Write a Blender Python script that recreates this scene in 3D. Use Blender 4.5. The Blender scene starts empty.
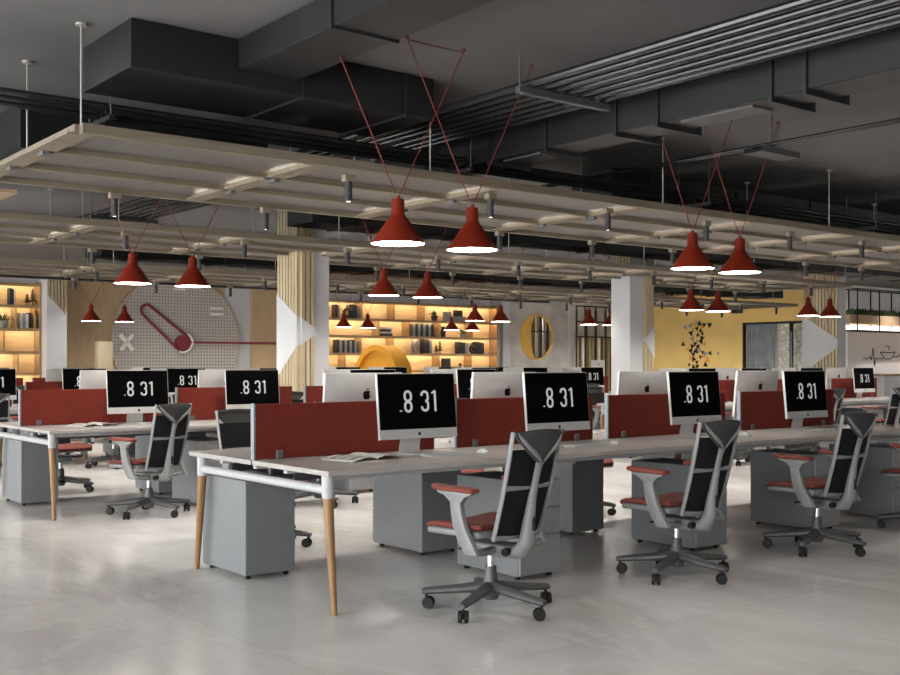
import bpy, bmesh, math, random
from mathutils import Vector, Matrix
PI = math.pi
R = math.radians
rnd = random.Random(7)
sc = bpy.context.scene
COL = sc.collection
H = 1.30
CA, SA = math.cos(.668), math.sin(.668)
F = 1086.0
CEIL = 3.40
SPOT = 125.
UNSEEN_DL = set('dl006 dl007 dl008 dl009 dl0010 dl011 dl015 dl018 dl019 dl0110 dl10-1 dl11-1 dl112 dl117 dl20-1 dl209 dl21-1 dl210 dl214 dl2110 dl2111'.split())
KEEP = {'ch0013', 'ch1003', 'ch1013', 'ch1103', 'pd1013'}   # hidden, but the desks would look bare without them
UNSEEN = set('''kb0010 ms0010 kb0011 kb0013 ms0013 ch0013 ms1000 kb1001 ms1001 kb1002 ms1002 kb1003 ms1003 ch1003 kb1010 ms1010 kb1011
ms1011 kb1012 ms1012 kb1013 ms1013 pd1013 ch1013 div110 kb1101 ms1101 kb1102 ms1102 ch1103 kb1110 ms1110 kb1111 ms1111
pd1111 ch1111 kb1112 ms1112 ch1112 kb1113 ms1113 pd1113 ch1113 div203 ms2000 kb2001 ms2001 kb2002 ms2002 pd2002 kb2003
ms2003 pd2003 ch2003 mon2010 kb2010 ms2010 pd2010 ch2010 kb2011 ms2011 kb2012 ms2012 kb2013 ms2013 ch2013 div210 div211
div213 kb2100 ms2100 pd2100 ch2100 kb2101 ms2101 kb2102 ms2102 pd2102 ch2102 kb2103 ms2103 pd2103 ch2103 kb2110 ms2110
pd2110 ch2110 kb2111 ms2111 pd2111 ch2111 kb2112 ms2112 pd2112 ch2112 mon2113 kb2113 ms2113 pd2113 ch2113 div300 div303
mon3000 kb3000 ms3000 pd3000 ch3000 kb3001 ms3001 kb3002 ms3002 pd3002 kb3003 ms3003 pd3003 mon3010 kb3010 ms3010 pd3010
ch3010 mon3011 kb3011 ms3011 pd3011 ch3011 kb3012 ms3012 pd3012 ch3012 kb3013 ms3013 pd3013 ch3013 div310 div311 div312
div313 kb3100 ms3100 pd3100 ch3100 kb3101 ms3101 pd3101 ch3101 kb3102 ms3102 pd3102 ch3102 kb3103 ms3103 pd3103 ch3103
kb3110 ms3110 pd3110 ch3110 kb3111 ms3111 pd3111 ch3111 kb3112 ms3112 pd3112 ch3112 kb3113 ms3113 pd3113 ch3113'''.split())          # repeats the photo shows nothing of
KEYS = {}


def at(px, Y):
    """x of the point in the vertical plane y=Y that is met in image column px"""
    m = (px - 450) / F
    d = Y / (CA - m * SA)
    return d * (SA + m * CA)


# ------------------------------------------------------------------ materials
def new_mat(name):
    m = bpy.data.materials.new(name)
    m.use_nodes = True
    nt = m.node_tree
    b = nt.nodes['Principled BSDF']
    return m, nt, b


def N(nt, t, **kw):
    n = nt.nodes.new(t)
    for k, v in kw.items():
        if k in n.inputs:
            n.inputs[k].default_value = v
        else:
            setattr(n, k, v)
    return n


def pbr(name, col, rough=.5, metal=0., var=.08, scale=12., bump=0., stretch=(1, 1, 1), bscale=None, spec=None):
    """painted / metal / fabric surface with fine noise variation"""
    m, nt, b = new_mat(name)
    tc = N(nt, 'ShaderNodeTexCoord')
    mp = N(nt, 'ShaderNodeMapping')
    mp.inputs['Scale'].default_value = stretch
    nt.links.new(tc.outputs['Object'], mp.inputs['Vector'])
    nz = N(nt, 'ShaderNodeTexNoise', Scale=scale, Detail=5.)
    nt.links.new(mp.outputs[0], nz.inputs['Vector'])
    rp = N(nt, 'ShaderNodeValToRGB')
    rp.color_ramp.elements[0].position = .3
    rp.color_ramp.elements[1].position = .7
    rp.color_ramp.elements[0].color = tuple(c * (1 - var) for c in col) + (1,)
    rp.color_ramp.elements[1].color = tuple(min(1, c * (1 + var)) for c in col) + (1,)
    nt.links.new(nz.outputs['Fac'], rp.inputs[0])
    nt.links.new(rp.outputs[0], b.inputs['Base Color'])
    b.inputs['Roughness'].default_value = rough
    b.inputs['Metallic'].default_value = metal
    if spec is not None:
        b.inputs['Specular IOR Level'].default_value = spec
    if bump:
        n2 = N(nt, 'ShaderNodeTexNoise', Scale=bscale or scale * 8, Detail=3.)
        nt.links.new(mp.outputs[0], n2.inputs['Vector'])
        bp = N(nt, 'ShaderNodeBump', Strength=bump, Distance=.01)
        nt.links.new(n2.outputs['Fac'], bp.inputs['Height'])
        nt.links.new(bp.outputs[0], b.inputs['Normal'])
    return m


def wood(name, c0, c1, rough=.5, axis=(1, 12, 12), scale=2.2):
    m, nt, b = new_mat(name)
    tc = N(nt, 'ShaderNodeTexCoord')
    mp = N(nt, 'ShaderNodeMapping')
    mp.inputs['Scale'].default_value = axis
    nt.links.new(tc.outputs['Object'], mp.inputs['Vector'])
    nz = N(nt, 'ShaderNodeTexNoise', Scale=scale, Detail=8., Roughness=.6, Distortion=.6)
    nt.links.new(mp.outputs[0], nz.inputs['Vector'])
    rp = N(nt, 'ShaderNodeValToRGB')
    rp.color_ramp.elements[0].position = .3
    rp.color_ramp.elements[1].position = .72
    rp.color_ramp.elements[0].color = c0 + (1,)
    rp.color_ramp.elements[1].color = c1 + (1,)
    nt.links.new(nz.outputs['Fac'], rp.inputs[0])
    nt.links.new(rp.outputs[0], b.inputs['Base Color'])
    b.inputs['Roughness'].default_value = rough
    bp = N(nt, 'ShaderNodeBump', Strength=.15, Distance=.005)
    nt.links.new(nz.outputs['Fac'], bp.inputs['Height'])
    nt.links.new(bp.outputs[0], b.inputs['Normal'])
    return m


def emit(name, col, strength, rim=None):
    m, nt, b = new_mat(name)
    b.inputs['Base Color'].default_value = tuple(min(1, c) for c in col) + (1,)
    tc = N(nt, 'ShaderNodeTexCoord')
    nz = N(nt, 'ShaderNodeTexNoise', Scale=3.)
    nt.links.new(tc.outputs['Object'], nz.inputs['Vector'])
    mr = N(nt, 'ShaderNodeMapRange')
    mr.inputs['To Min'].default_value = strength * .96
    mr.inputs['To Max'].default_value = strength * 1.04
    nt.links.new(nz.outputs['Fac'], mr.inputs['Value'])
    b.inputs['Emission Color'].default_value = col + (1,)
    nt.links.new(mr.outputs[0], b.inputs['Emission Strength'])
    return m


def dotted(name, col, hole, pitch, rad, rough=.5, metal=0., plane='XZ'):
    """sheet with a regular grid of small holes"""
    m, nt, b = new_mat(name)
    tc = N(nt, 'ShaderNodeTexCoord')
    sp = N(nt, 'ShaderNodeSeparateXYZ')
    nt.links.new(tc.outputs['Object'], sp.inputs[0])

    def cell(sock):
        a = N(nt, 'ShaderNodeMath', operation='PINGPONG')
        a.inputs[1].default_value = pitch / 2
        nt.links.new(sock, a.inputs[0])
        q = N(nt, 'ShaderNodeMath', operation='POWER')
        q.inputs[1].default_value = 2
        nt.links.new(a.outputs[0], q.inputs[0])
        return q
    a = cell(sp.outputs[plane[0]])
    c = cell(sp.outputs[plane[1]])
    s = N(nt, 'ShaderNodeMath', operation='ADD')
    nt.links.new(a.outputs[0], s.inputs[0])
    nt.links.new(c.outputs[0], s.inputs[1])
    g = N(nt, 'ShaderNodeMath', operation='LESS_THAN')
    g.inputs[1].default_value = rad * rad
    nt.links.new(s.outputs[0], g.inputs[0])
    mx = N(nt, 'ShaderNodeMix', data_type='RGBA')
    mx.inputs['A'].default_value = col + (1,)
    mx.inputs['B'].default_value = hole + (1,)
    nt.links.new(g.outputs[0], mx.inputs['Factor'])
    nt.links.new(mx.outputs['Result'], b.inputs['Base Color'])
    b.inputs['Roughness'].default_value = rough
    b.inputs['Metallic'].default_value = metal
    return m


def floor_mat():
    m, nt, b = new_mat('polished_stone')
    tc = N(nt, 'ShaderNodeTexCoord')
    n1 = N(nt, 'ShaderNodeTexNoise', Scale=.55, Detail=8., Roughness=.62, Distortion=.5)
    mp = N(nt, 'ShaderNodeMapping')
    mp.inputs['Rotation'].default_value = (0, 0, R(24))
    mp.inputs['Scale'].default_value = (1.4, .6, 1)
    nt.links.new(tc.outputs['Object'], mp.inputs['Vector'])
    nt.links.new(mp.outputs[0], n1.inputs['Vector'])
    rp = N(nt, 'ShaderNodeValToRGB')
    e = rp.color_ramp.elements
    e[0].position = .32
    e[0].color = (.46, .43, .41, 1)
    e[1].position = .66
    e[1].color = (.68, .665, .65, 1)
    k = e.new(.5)
    k.color = (.60, .575, .56, 1)
    nt.links.new(n1.outputs['Fac'], rp.inputs[0])
    # pale veins
    n2 = N(nt, 'ShaderNodeTexNoise', Scale=.9, Detail=6., Roughness=.55, Distortion=1.2)
    nt.links.new(mp.outputs[0], n2.inputs['Vector'])
    sb = N(nt, 'ShaderNodeMath', operation='SUBTRACT')
    sb.inputs[1].default_value = .5
    nt.links.new(n2.outputs['Fac'], sb.inputs[0])
    ab = N(nt, 'ShaderNodeMath', operation='ABSOLUTE')
    nt.links.new(sb.outputs[0], ab.inputs[0])
    vr = N(nt, 'ShaderNodeMapRange')
    vr.inputs['From Min'].default_value = 0
    vr.inputs['From Max'].default_value = .03
    vr.inputs['To Min'].default_value = .22
    vr.inputs['To Max'].default_value = 0
    nt.links.new(ab.outputs[0], vr.inputs['Value'])
    mx = N(nt, 'ShaderNodeMix', data_type='RGBA')
    mx.inputs['B'].default_value = (.78, .765, .75, 1)
    nt.links.new(vr.outputs[0], mx.inputs['Factor'])
    nt.links.new(rp.outputs[0], mx.inputs['A'])
    # large slab joints
    br = N(nt, 'ShaderNodeTexBrick')
    br.inputs['Scale'].default_value = 1.
    br.inputs['Mortar Size'].default_value = .0022
    br.inputs['Brick Width'].default_value = 1.2
    br.inputs['Row Height'].default_value = 1.2
    br.inputs['Color1'].default_value = (1, 1, 1, 1)
    br.inputs['Color2'].default_value = (.96, .96, .96, 1)
    br.inputs['Mortar'].default_value = (.72, .70, .68, 1)
    br.offset = 0
    nt.links.new(tc.outputs['Object'], br.inputs['Vector'])
    ml = N(nt, 'ShaderNodeMix', data_type='RGBA', blend_type='MULTIPLY')
    ml.inputs['Factor'].default_value = 1
    nt.links.new(mx.outputs['Result'], ml.inputs['A'])
    nt.links.new(br.outputs['Color'], ml.inputs['B'])
    nt.links.new(ml.outputs['Result'], b.inputs['Base Color'])
    rr = N(nt, 'ShaderNodeMapRange')
    rr.inputs['To Min'].default_value = .10
    rr.inputs['To Max'].default_value = .28
    nt.links.new(n1.outputs['Fac'], rr.inputs['Value'])
    nt.links.new(rr.outputs[0], b.inputs['Roughness'])
    return m


M = {}
M['floor'] = floor_mat()
M['ceiling'] = pbr('dark_plaster', (.135, .13, .132), .85, var=.1, scale=1.2, bump=.15)
M['wall_white'] = pbr('white_plaster', (.74, .73, .735), .8, var=.04, scale=2)
M['column_white'] = pbr('column_white', (.56, .56, .575), .8, var=.03, scale=2)
M['wall_blue'] = pbr('pale_blue_plaster', (.58, .59, .63), .8, var=.04, scale=2)
M['concrete'] = pbr('raw_concrete', (.50, .48, .475), .8, var=.2, scale=1.6, bump=.2)
M['concrete_light'] = pbr('light_concrete', (.72, .70, .69), .8, var=.16, scale=2.2, bump=.2)
M['yellow'] = pbr('yellow_paint', (.85, .60, .215), .7, var=.05, scale=1.5)
M['cafe'] = pbr('cafe_plaster', (.84, .79, .775), .8, var=.03, scale=2)
M['oak'] = wood('oak_veneer', (.47, .345, .20), (.58, .44, .275), .5, (9, 9, .8))
M['oak_light'] = wood('light_oak', (.50, .40, .26), (.62, .52, .37), .5, (9, 9, .8))
M['oak_leg'] = wood('oak_leg', (.21, .108, .038), (.29, .16, .063), .45, (14, 14, 1.2))
M['slat'] = wood('slat_oak', (.40, .31, .19), (.56, .46, .31), .55, (10, 10, .6))
M['raft'] = wood('raft_oak', (.16, .13, .09), (.24, .203, .15), .55, (.7, 9, 9))
M['raft_mesh'] = dotted('perforated_sheet', (.19, .178, .17), (.06, .056, .053), .03, .0085, .45, .25, 'XY')
M['shelf_wood'] = wood('warm_shelf_wood', (.34, .215, .10), (.45, .30, .155), .45, (1.2, 9, 9))
M['shelf_back'] = wood('shelf_back_panel', (.74, .58, .36), (.84, .69, .46), .5, (1, 1, 9))
M['table'] = wood('pale_desk_laminate', (.315, .285, .272), (.40, .372, .358), .32, (1.1, 12, 12))
M['table_edge'] = pbr('desk_edge', (.62, .60, .59), .45)
M['white_metal'] = pbr('white_powder_coat', (.42, .42, .43), .4, var=.03)
M['black_metal'] = pbr('black_metal', (.018, .018, .02), .4, .2)
M['dark_tray'] = pbr('dark_tray', (.05, .05, .055), .5)
M['duct'] = pbr('dark_duct', (.017, .0175, .019), .45, .3, var=.12, scale=3)
M['duct_lip'] = pbr('duct_flange', (.024, .025, .027), .42, .35)
M['pipe'] = pbr('dark_pipe', (.055, .056, .06), .25, .75, var=.1)
M['galv'] = pbr('grey_bracket', (.11, .11, .115), .45, .5)
M['rod'] = pbr('pale_rod', (.42, .40, .37), .45, .4)
M['fitting'] = pbr('downlight_grey', (.045, .045, .048), .55, spec=.25)
M['panel_red'] = pbr('red_felt', (.155, .0235, .0155), .95, var=.08, scale=30, bump=.25, bscale=260, spec=.2)
M['alu'] = pbr('brushed_aluminium', (.26, .29, .315), .4, .3, var=.06, scale=20)
M['clip'] = pbr('grey_clip', (.10, .10, .10), .5)
M['cab_grey'] = pbr('grey_cabinet', (.160, .165, .176), .45, var=.03)
M['cab_front'] = pbr('light_drawer_front', (.225, .222, .224), .42, var=.04)
M['lamp_red'] = pbr('red_lacquer', (.16, .0145, .0048), .42, var=.04, spec=.35)
M['cable_red'] = pbr('red_cable', (.17, .014, .012), .6)
M['lamp_glow'] = emit('lamp_glow', (1., .93, .84), 26.)
M['down_glow'] = emit('downlight_glow', (1., .95, .88), 12.)
M['led_warm'] = emit('warm_led', (1., .74, .42), 30.)
M['led_white'] = emit('white_led', (1., .90, .76), 7.5)
M['led_sign'] = emit('cafe_led', (1., .93, .82), 1.6)
M['silver'] = pbr('monitor_silver', (.56, .545, .535), .38, .25, var=.03)
M['screen'] = pbr('screen_black', (.003, .003, .0035), .12, var=.02, spec=.012)
M['digit'] = emit('clock_digit', (.31, .30, .29), 1.0)
M['logo'] = pbr('logo_black', (.006, .006, .006), .25)
M['ch_frame'] = pbr('chair_grey', (.195, .195, .198), .45, .05, var=.05)
M['ch_mesh'] = dotted('black_mesh', (.008, .008, .009), (.02, .02, .02), .008, .002, .9)
M['ch_mesh'].node_tree.nodes['Principled BSDF'].inputs['Specular IOR Level'].default_value = .15
M['ch_head'] = pbr('charcoal_fabric', (.048, .048, .047), .95, var=.15, scale=60, bump=.3, bscale=300, spec=.2)
M['ch_red'] = pbr('red_upholstery', (.145, .0245, .0165), .85, var=.1, scale=40, bump=.25, bscale=260)
M['ch_pad'] = pbr('red_arm_pad', (.165, .030, .018), .75, var=.06, scale=30)
M['ch_base'] = pbr('dark_base', (.075, .073, .075), .45, .15)
M['ch_black'] = pbr('black_plastic', (.010, .010, .010), .5, spec=.25)
M['chrome'] = pbr('chrome', (.6, .6, .6), .15, 1.)
M['paper'] = pbr('paper', (.46, .445, .41), .7, var=.05)
M['print'] = pbr('printed_page', (.22, .21, .20), .7, var=.5, scale=22)
M['plastic_white'] = pbr('white_plastic', (.42, .42, .42), .45, var=.02)
M['key'] = pbr('white_keys', (.38, .38, .38), .5, var=.05)
M['pegboard'] = dotted('clock_pegboard', (.53, .495, .465), (.22, .20, .19), .075, .019, .65)
M['magenta'] = pbr('crimson_enamel', (.22, .018, .035), .4)
M['white_sign'] = pbr('white_enamel', (.90, .88, .86), .45, var=.02)
M['orange'] = pbr('orange_booth', (.88, .42, .05), .3, var=.06)
M['gold'] = pbr('golden_plate', (.80, .50, .11), .4, .15)
M['book_dark'] = pbr('dark_book', (.02, .02, .022), .5, var=.3)
M['book_grey'] = pbr('grey_book', (.22, .23, .25), .5, var=.2)
M['book_pale'] = pbr('pale_book', (.55, .56, .58), .5, var=.1)
M['bronze'] = pbr('dark_bronze', (.07, .055, .03), .4, .5)
M['plant'] = pbr('leaf_green', (.06, .10, .03), .6, var=.4, scale=20)
M['soil'] = pbr('ceramic_grey', (.25, .24, .23), .6)
M['tan'] = pbr('tan_planter', (.55, .38, .24), .6)
M['curtain'] = pbr('blue_grey_curtain', (.27, .30, .34), .8, var=.15, scale=4)
M['tri_black'] = pbr('black_triangle', (.012, .012, .012), .85)
M['tri_grey'] = pbr('grey_triangle', (.33, .33, .34), .5)
M['tri_orange'] = pbr('orange_triangle', (.75, .36, .06), .5)
M['slat_dark'] = pbr('walnut_slat', (.10, .065, .035), .5, var=.2)
M['slat_gold'] = pbr('olive_slat', (.32, .25, .11), .5, var=.15)
M['slat_pale'] = pbr('cream_slat', (.80, .76, .68), .5, var=.1)
M['brown_board'] = wood('brown_board', (.30, .19, .115), (.40, .27, .175), .5, (.8, 8, 8))


def mosaic():
    m, nt, b = new_mat('stone_mosaic')
    tc = N(nt, 'ShaderNodeTexCoord')
    v = N(nt, 'ShaderNodeTexVoronoi', Scale=8.)
    v.feature = 'DISTANCE_TO_EDGE'
    nt.links.new(tc.outputs['Object'], v.inputs['Vector'])
    v2 = N(nt, 'ShaderNodeTexVoronoi', Scale=8.)
    nt.links.new(tc.outputs['Object'], v2.inputs['Vector'])
    rp = N(nt, 'ShaderNodeValToRGB')
    rp.color_ramp.elements[0].color = (.62, .58, .50, 1)
    rp.color_ramp.elements[1].color = (.92, .90, .85, 1)
    nt.links.new(v2.outputs['Color'], rp.inputs[0])
    ls = N(nt, 'ShaderNodeMath', operation='LESS_THAN')
    ls.inputs[1].default_value = .022
    nt.links.new(v.outputs['Distance'], ls.inputs[0])
    mx = N(nt, 'ShaderNodeMix', data_type='RGBA')
    mx.inputs['B'].default_value = (.10, .09, .08, 1)
    nt.links.new(ls.outputs[0], mx.inputs['Factor'])
    nt.links.new(rp.outputs[0], mx.inputs['A'])
    nt.links.new(mx.outputs['Result'], b.inputs['Base Color'])
    b.inputs['Roughness'].default_value = .6
    return m


M['mosaic'] = mosaic()


def glass_mat():
    m = bpy.data.materials.new('window_glass')
    m.use_nodes = True
    nt = m.node_tree
    nt.nodes.clear()
    o = N(nt, 'ShaderNodeOutputMaterial')
    t = N(nt, 'ShaderNodeBsdfTransparent')
    t.inputs[0].default_value = (.95, .97, .97, 1)
    g = N(nt, 'ShaderNodeBsdfGlossy', Roughness=.02)
    fr = N(nt, 'ShaderNodeFresnel', IOR=1.2)
    mx = N(nt, 'ShaderNodeMixShader')
    nt.links.new(fr.outputs[0], mx.inputs[0])
    nt.links.new(t.outputs[0], mx.inputs[1])
    nt.links.new(g.outputs[0], mx.inputs[2])
    nt.links.new(mx.outputs[0], o.inputs[0])
    return m


M['glass'] = glass_mat()


# ------------------------------------------------------------------ mesh builder
class MB:
    def __init__(self):
        self.bm = bmesh.new()

    def box(self, x0, x1, y0, y1, z0, z1, bev=0., seg=2, mat=None):
        r = bmesh.ops.create_cube(self.bm, size=1.)
        vs = r['verts']
        for v in vs:
            v.co = Vector((x0 if v.co.x < 0 else x1, y0 if v.co.y < 0 else y1, z0 if v.co.z < 0 else z1))
        if bev > 0:
            es = list({e for v in vs for e in v.link_edges})
            rr = bmesh.ops.bevel(self.bm, geom=es, offset=bev, segments=seg, profile=.5, affect='EDGES')
            vs = list({v for f in rr['faces'] for v in f.verts} | {v for v in vs if v.is_valid})
        if mat is not None:
            for v in vs:
                v.co = mat @ v.co
        return self

    def cyl(self, p0, p1, r0, r1=None, seg=16, caps=True):
        r1 = r0 if r1 is None else r1
        p0, p1 = Vector(p0), Vector(p1)
        d = (p1 - p0)
        q = d.to_track_quat('Z', 'Y')
        ra, rb = [], []
        for i in range(seg):
            a = 2 * PI * i / seg
            c = Vector((math.cos(a), math.sin(a), 0))
            ra.append(self.bm.verts.new(p0 + q @ (c * r0)))
            rb.append(self.bm.verts.new(p1 + q @ (c * r1)))
        for i in range(seg):
            j = (i + 1) % seg
            self.bm.faces.new((ra[i], ra[j], rb[j], rb[i]))
        if caps:
            self.bm.faces.new(list(reversed(ra)))
            self.bm.faces.new(rb)
        return self

    def tube(self, pts, r, seg=8, closed=False, flat=None):
        """swept tube; r a number or list of (a, b) half-widths (a sideways, b other)"""
        P = [Vector(p) for p in pts]
        n = len(P)
        rings = []
        up = None
        for i in range(n):
            if closed:
                t = (P[(i + 1) % n] - P[i - 1]).normalized()
            else:
                t = (P[min(i + 1, n - 1)] - P[max(i - 1, 0)]).normalized()
            if flat is not None:
                s = Vector(flat)
                s = (s - t * s.dot(t)).normalized()
            else:
                if up is None:
                    up = Vector((0, 0, 1)) if abs(t.z) < .9 else Vector((1, 0, 0))
                s = t.cross(up)
                if s.length < 1e-4:
                    s = t.orthogonal()
                s.normalize()
                up = s.cross(t).normalized()
            o = s.cross(t).normalized()
            rr = r[i] if isinstance(r, (list, tuple)) else r
            a, b = rr if isinstance(rr, (list, tuple)) else (rr, rr)
            ring = []
            for k in range(seg):
                w = 2 * PI * (k + .5) / seg
                ring.append(self.bm.verts.new(P[i] + s * (a * math.cos(w)) + o * (b * math.sin(w))))
            rings.append(ring)
        m = n if closed else n - 1
        for i in range(m):
            A, B = rings[i], rings[(i + 1) % n]
            for k in range(seg):
                l = (k + 1) % seg
                self.bm.faces.new((A[k], A[l], B[l], B[k]))
        if not closed:
            self.bm.faces.new(list(reversed(rings[0])))
            self.bm.faces.new(rings[-1])
        return self

    def lathe(self, prof, seg=32, c=(0, 0, 0)):
        c = Vector(c)
        rings = []
        for (r, z) in prof:
            if r < 1e-5:
                rings.append([self.bm.verts.new(c + Vector((0, 0, z)))])
            else:
                rings.append([self.bm.verts.new(c + Vector((r * math.cos(2 * PI * k / seg), r * math.sin(2 * PI * k / seg), z))) for k in range(seg)])
        for A, B in zip(rings, rings[1:]):
            for k in range(seg):
                l = (k + 1) % seg
                if len(A) == 1 and len(B) > 1:
                    self.bm.faces.new((A[0], B[l], B[k]))
                elif len(B) == 1 and len(A) > 1:
                    self.bm.faces.new((A[k], A[l], B[0]))
                elif len(A) > 1:
                    self.bm.faces.new((A[k], A[l], B[l], B[k]))
        return self

    def prism(self, poly, h0, h1, axis='x', bev=0):
        """extrude a 2-D polygon; axis x: poly=(y,z); y: (x,z); z: (x,y)"""
        def P(a, b, h):
            return {'x': (h, a, b), 'y': (a, h, b), 'z': (a, b, h)}[axis]
        A = [self.bm.verts.new(P(a, b, h0)) for a, b in poly]
        B = [self.bm.verts.new(P(a, b, h1)) for a, b in poly]
        n = len(poly)
        fs = [self.bm.faces.new(A), self.bm.faces.new(list(reversed(B)))]
        for i in range(n):
            j = (i + 1) % n
            fs.append(self.bm.faces.new((A[i], B[i], B[j], A[j])))
        bmesh.ops.recalc_face_normals(self.bm, faces=fs)
        if bev:
            es = [e for e in fs[0].edges] + [e for e in fs[1].edges]
            bmesh.ops.bevel(self.bm, geom=es, offset=bev, segments=2, profile=.5, affect='EDGES')
        return self

    def grid(self, fn, nu, nv, thick=0.):
        """closed sheet from fn(u,v), u,v in 0..1, thickened along the third value fn returns as normal"""
        V = [[self.bm.verts.new(fn(i / nu, j / nv)) for j in range(nv + 1)] for i in range(nu + 1)]
        fs = []
        for i in range(nu):
            for j in range(nv):
                fs.append(self.bm.faces.new((V[i][j], V[i + 1][j], V[i + 1][j + 1], V[i][j + 1])))
        if thick:
            bmesh.ops.recalc_face_normals(self.bm, faces=fs)
            bmesh.ops.solidify(self.bm, geom=fs, thickness=thick)
        return self

    def ribbon(self, pts, w, y0, y1, closed=False):
        """flat band of width w along pts=(x,z), between depths y0 (front) and y1"""
        P = [Vector((a, b)) for a, b in pts]
        n = len(P)
        L, Rr = [], []
        for i in range(n):
            if closed:
                t = P[(i + 1) % n] - P[i - 1]
            else:
                t = P[min(i + 1, n - 1)] - P[max(i - 1, 0)]
            t.normalize()
            q = Vector((-t.y, t.x)) * (w / 2)
            L.append(P[i] + q)
            Rr.append(P[i] - q)
        vs = [[self.bm.verts.new((p.x, y, p.y)) for p in s] for s in (L, Rr) for y in (y0, y1)]
        lf, lb, rf, rb = vs
        m = n if closed else n - 1
        for i in range(m):
            j = (i + 1) % n
            self.bm.faces.new((lf[i], rf[i], rf[j], lf[j]))
            self.bm.faces.new((lb[i], lb[j], rb[j], rb[i]))
            self.bm.faces.new((lf[i], lf[j], lb[j], lb[i]))
            self.bm.faces.new((rf[i], rb[i], rb[j], rf[j]))
        if not closed:
            self.bm.faces.new((lf[0], lb[0], rb[0], rf[0]))
            self.bm.faces.new((lf[-1], rf[-1], rb[-1], lb[-1]))
        return self

    def xf(self, mat):
        bmesh.ops.transform(self.bm, matrix=mat, verts=self.bm.verts)
        return self

    def build(self, name, mat, parent=None, smooth=True, ang=35, loc=None):
        me = bpy.data.meshes.new(name)
        bmesh.ops.recalc_face_normals(self.bm, faces=self.bm.faces)
        self.bm.to_mesh(me)
        self.bm.free()
        for m in (mat if isinstance(mat, (list, tuple)) else [mat]):
            me.materials.append(m if not isinstance(m, str) else M[m])
        if smooth:
            me.polygons.foreach_set('use_smooth', [True] * len(me.polygons))
            me.set_sharp_from_angle(angle=R(ang))
        o = bpy.data.objects.new(name, me)
        COL.objects.link(o)
        if parent is not None:
            o.parent = parent
        if loc is not None:
            o.location = loc
        return o


def tag(o, label, cat, group=None, kind=None):
    o['label'] = label
    o['category'] = cat
    if group:
        o['group'] = group
    if kind:
        o['kind'] = kind
    return o


def thing(name, label, cat, loc=(0, 0, 0), rz=0., group=None):
    o = bpy.data.objects.new(name, None)
    o.empty_display_size = .1
    COL.objects.link(o)
    o.location = loc
    o.rotation_euler = (0, 0, rz)
    return tag(o, label, cat, group)


def struct(o):
    o['kind'] = 'structure'
    return o


KIDS = {}


def dup(o, loc=None, rz=None, label=None, group=None, parent=None):
    """copy a thing with its parts and sub-parts"""
    c = o.copy()
    COL.objects.link(c)
    if parent is not None:
        c.parent = parent
    for ch in list(o.children):
        dup(ch, parent=c)
    if loc is not None:
        c.location = loc
    if rz is not None:
        c.rotation_euler = (0, 0, rz)
    if label:
        c['label'] = label
    if group:
        c['group'] = group
    return c


class Proto:
    """first placement moves the built thing itself, later ones copy it"""

    def __init__(self, root):
        self.root = root
        self.used = False

    def put(self, key, loc, rz, label, group=None):
        if key in UNSEEN and key not in KEEP:
            return None
        if not self.used:
            o = self.root
            self.used = True
            o.location = loc
            o.rotation_euler = (0, 0, rz)
            o['label'] = label
            if group:
                o['group'] = group
        else:
            o = dup(self.root, loc, rz, label, group)
        KEYS[o.name] = key
        return o


ORD = ['first', 'second', 'third', 'fourth', 'fifth', 'sixth', 'seventh', 'eighth', 'ninth', 'tenth', 'eleventh', 'twelfth', 'thirteenth', 'fourteenth', 'fifteenth', 'sixteenth']

# ================================================================== the room
XL, XR, YF, YB = -3.2, 26.0, -5.0, 24.0
struct(MB().box(XL - .3, 34, YF - .3, YB + 2.5, -.2, 0).build('floor', 'floor', smooth=False))
struct(MB().box(XL - .3, 34, YF - .3, YB + 2.5, CEIL, CEIL + .2).build('ceiling', 'ceiling', smooth=False))
# back wall, with a round opening through the concrete part
struct(MB().box(XL - .3, 8.0, YB, YB + .3, 0, CEIL).build('wall_back', 'wall_white', smooth=False))
struct(MB().box(12.67, at(250, YB) + .001, YB - .02, YB + .3, 0, CEIL).build('wall_back_white', 'wall_blue', smooth=False)) if at(250, YB) > 12.68 else None
XC = 22.25
ZC, RC = 2.12, .685


def ring_wall(x0, x1, y0, y1, z0, z1, cx, cz, r, seg=48):
    mb = MB()
    bm = mb.bm
    n = seg
    for y in (y0, y1):
        pass
    circ = [(cx + r * math.cos(2 * PI * k / n), cz + r * math.sin(2 * PI * k / n)) for k in range(n)]

    def rect_pt(a):
        dx, dz = math.cos(a), math.sin(a)
        ts = []
        if dx > 1e-9: ts.append((x1 - cx) / dx)
        if dx < -1e-9: ts.append((x0 - cx) / dx)
        if dz > 1e-9: ts.append((z1 - cz) / dz)
        if dz < -1e-9: ts.append((z0 - cz) / dz)
        t = min(ts)
        return (cx + dx * t, cz + dz * t)
    angs = sorted([2 * PI * k / n for k in range(n)] + [math.atan2(b - cz, a - cx) % (2 * PI) for a in (x0, x1) for b in (z0, z1)])
    inn = [(cx + r * math.cos(a), cz + r * math.sin(a)) for a in angs]
    out = [rect_pt(a) for a in angs]
    m = len(angs)
    vi = [[bm.verts.new((a, y, b)) for a, b in inn] for y in (y0, y1)]
    vo = [[bm.verts.new((a, y, b)) for a, b in out] for y in (y0, y1)]
    for i in range(m):
        j = (i + 1) % m
        bm.faces.new((vi[0][i], vi[0][j], vo[0][j], vo[0][i]))
        bm.faces.new((vi[1][i], vo[1][i], vo[1][j], vi[1][j]))
        bm.faces.new((vi[0][i], vi[1][i], vi[1][j], vi[0][j]))
        bm.faces.new((vo[0][i], vo[0][j], vo[1][j], vo[1][i]))
    return mb


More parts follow.
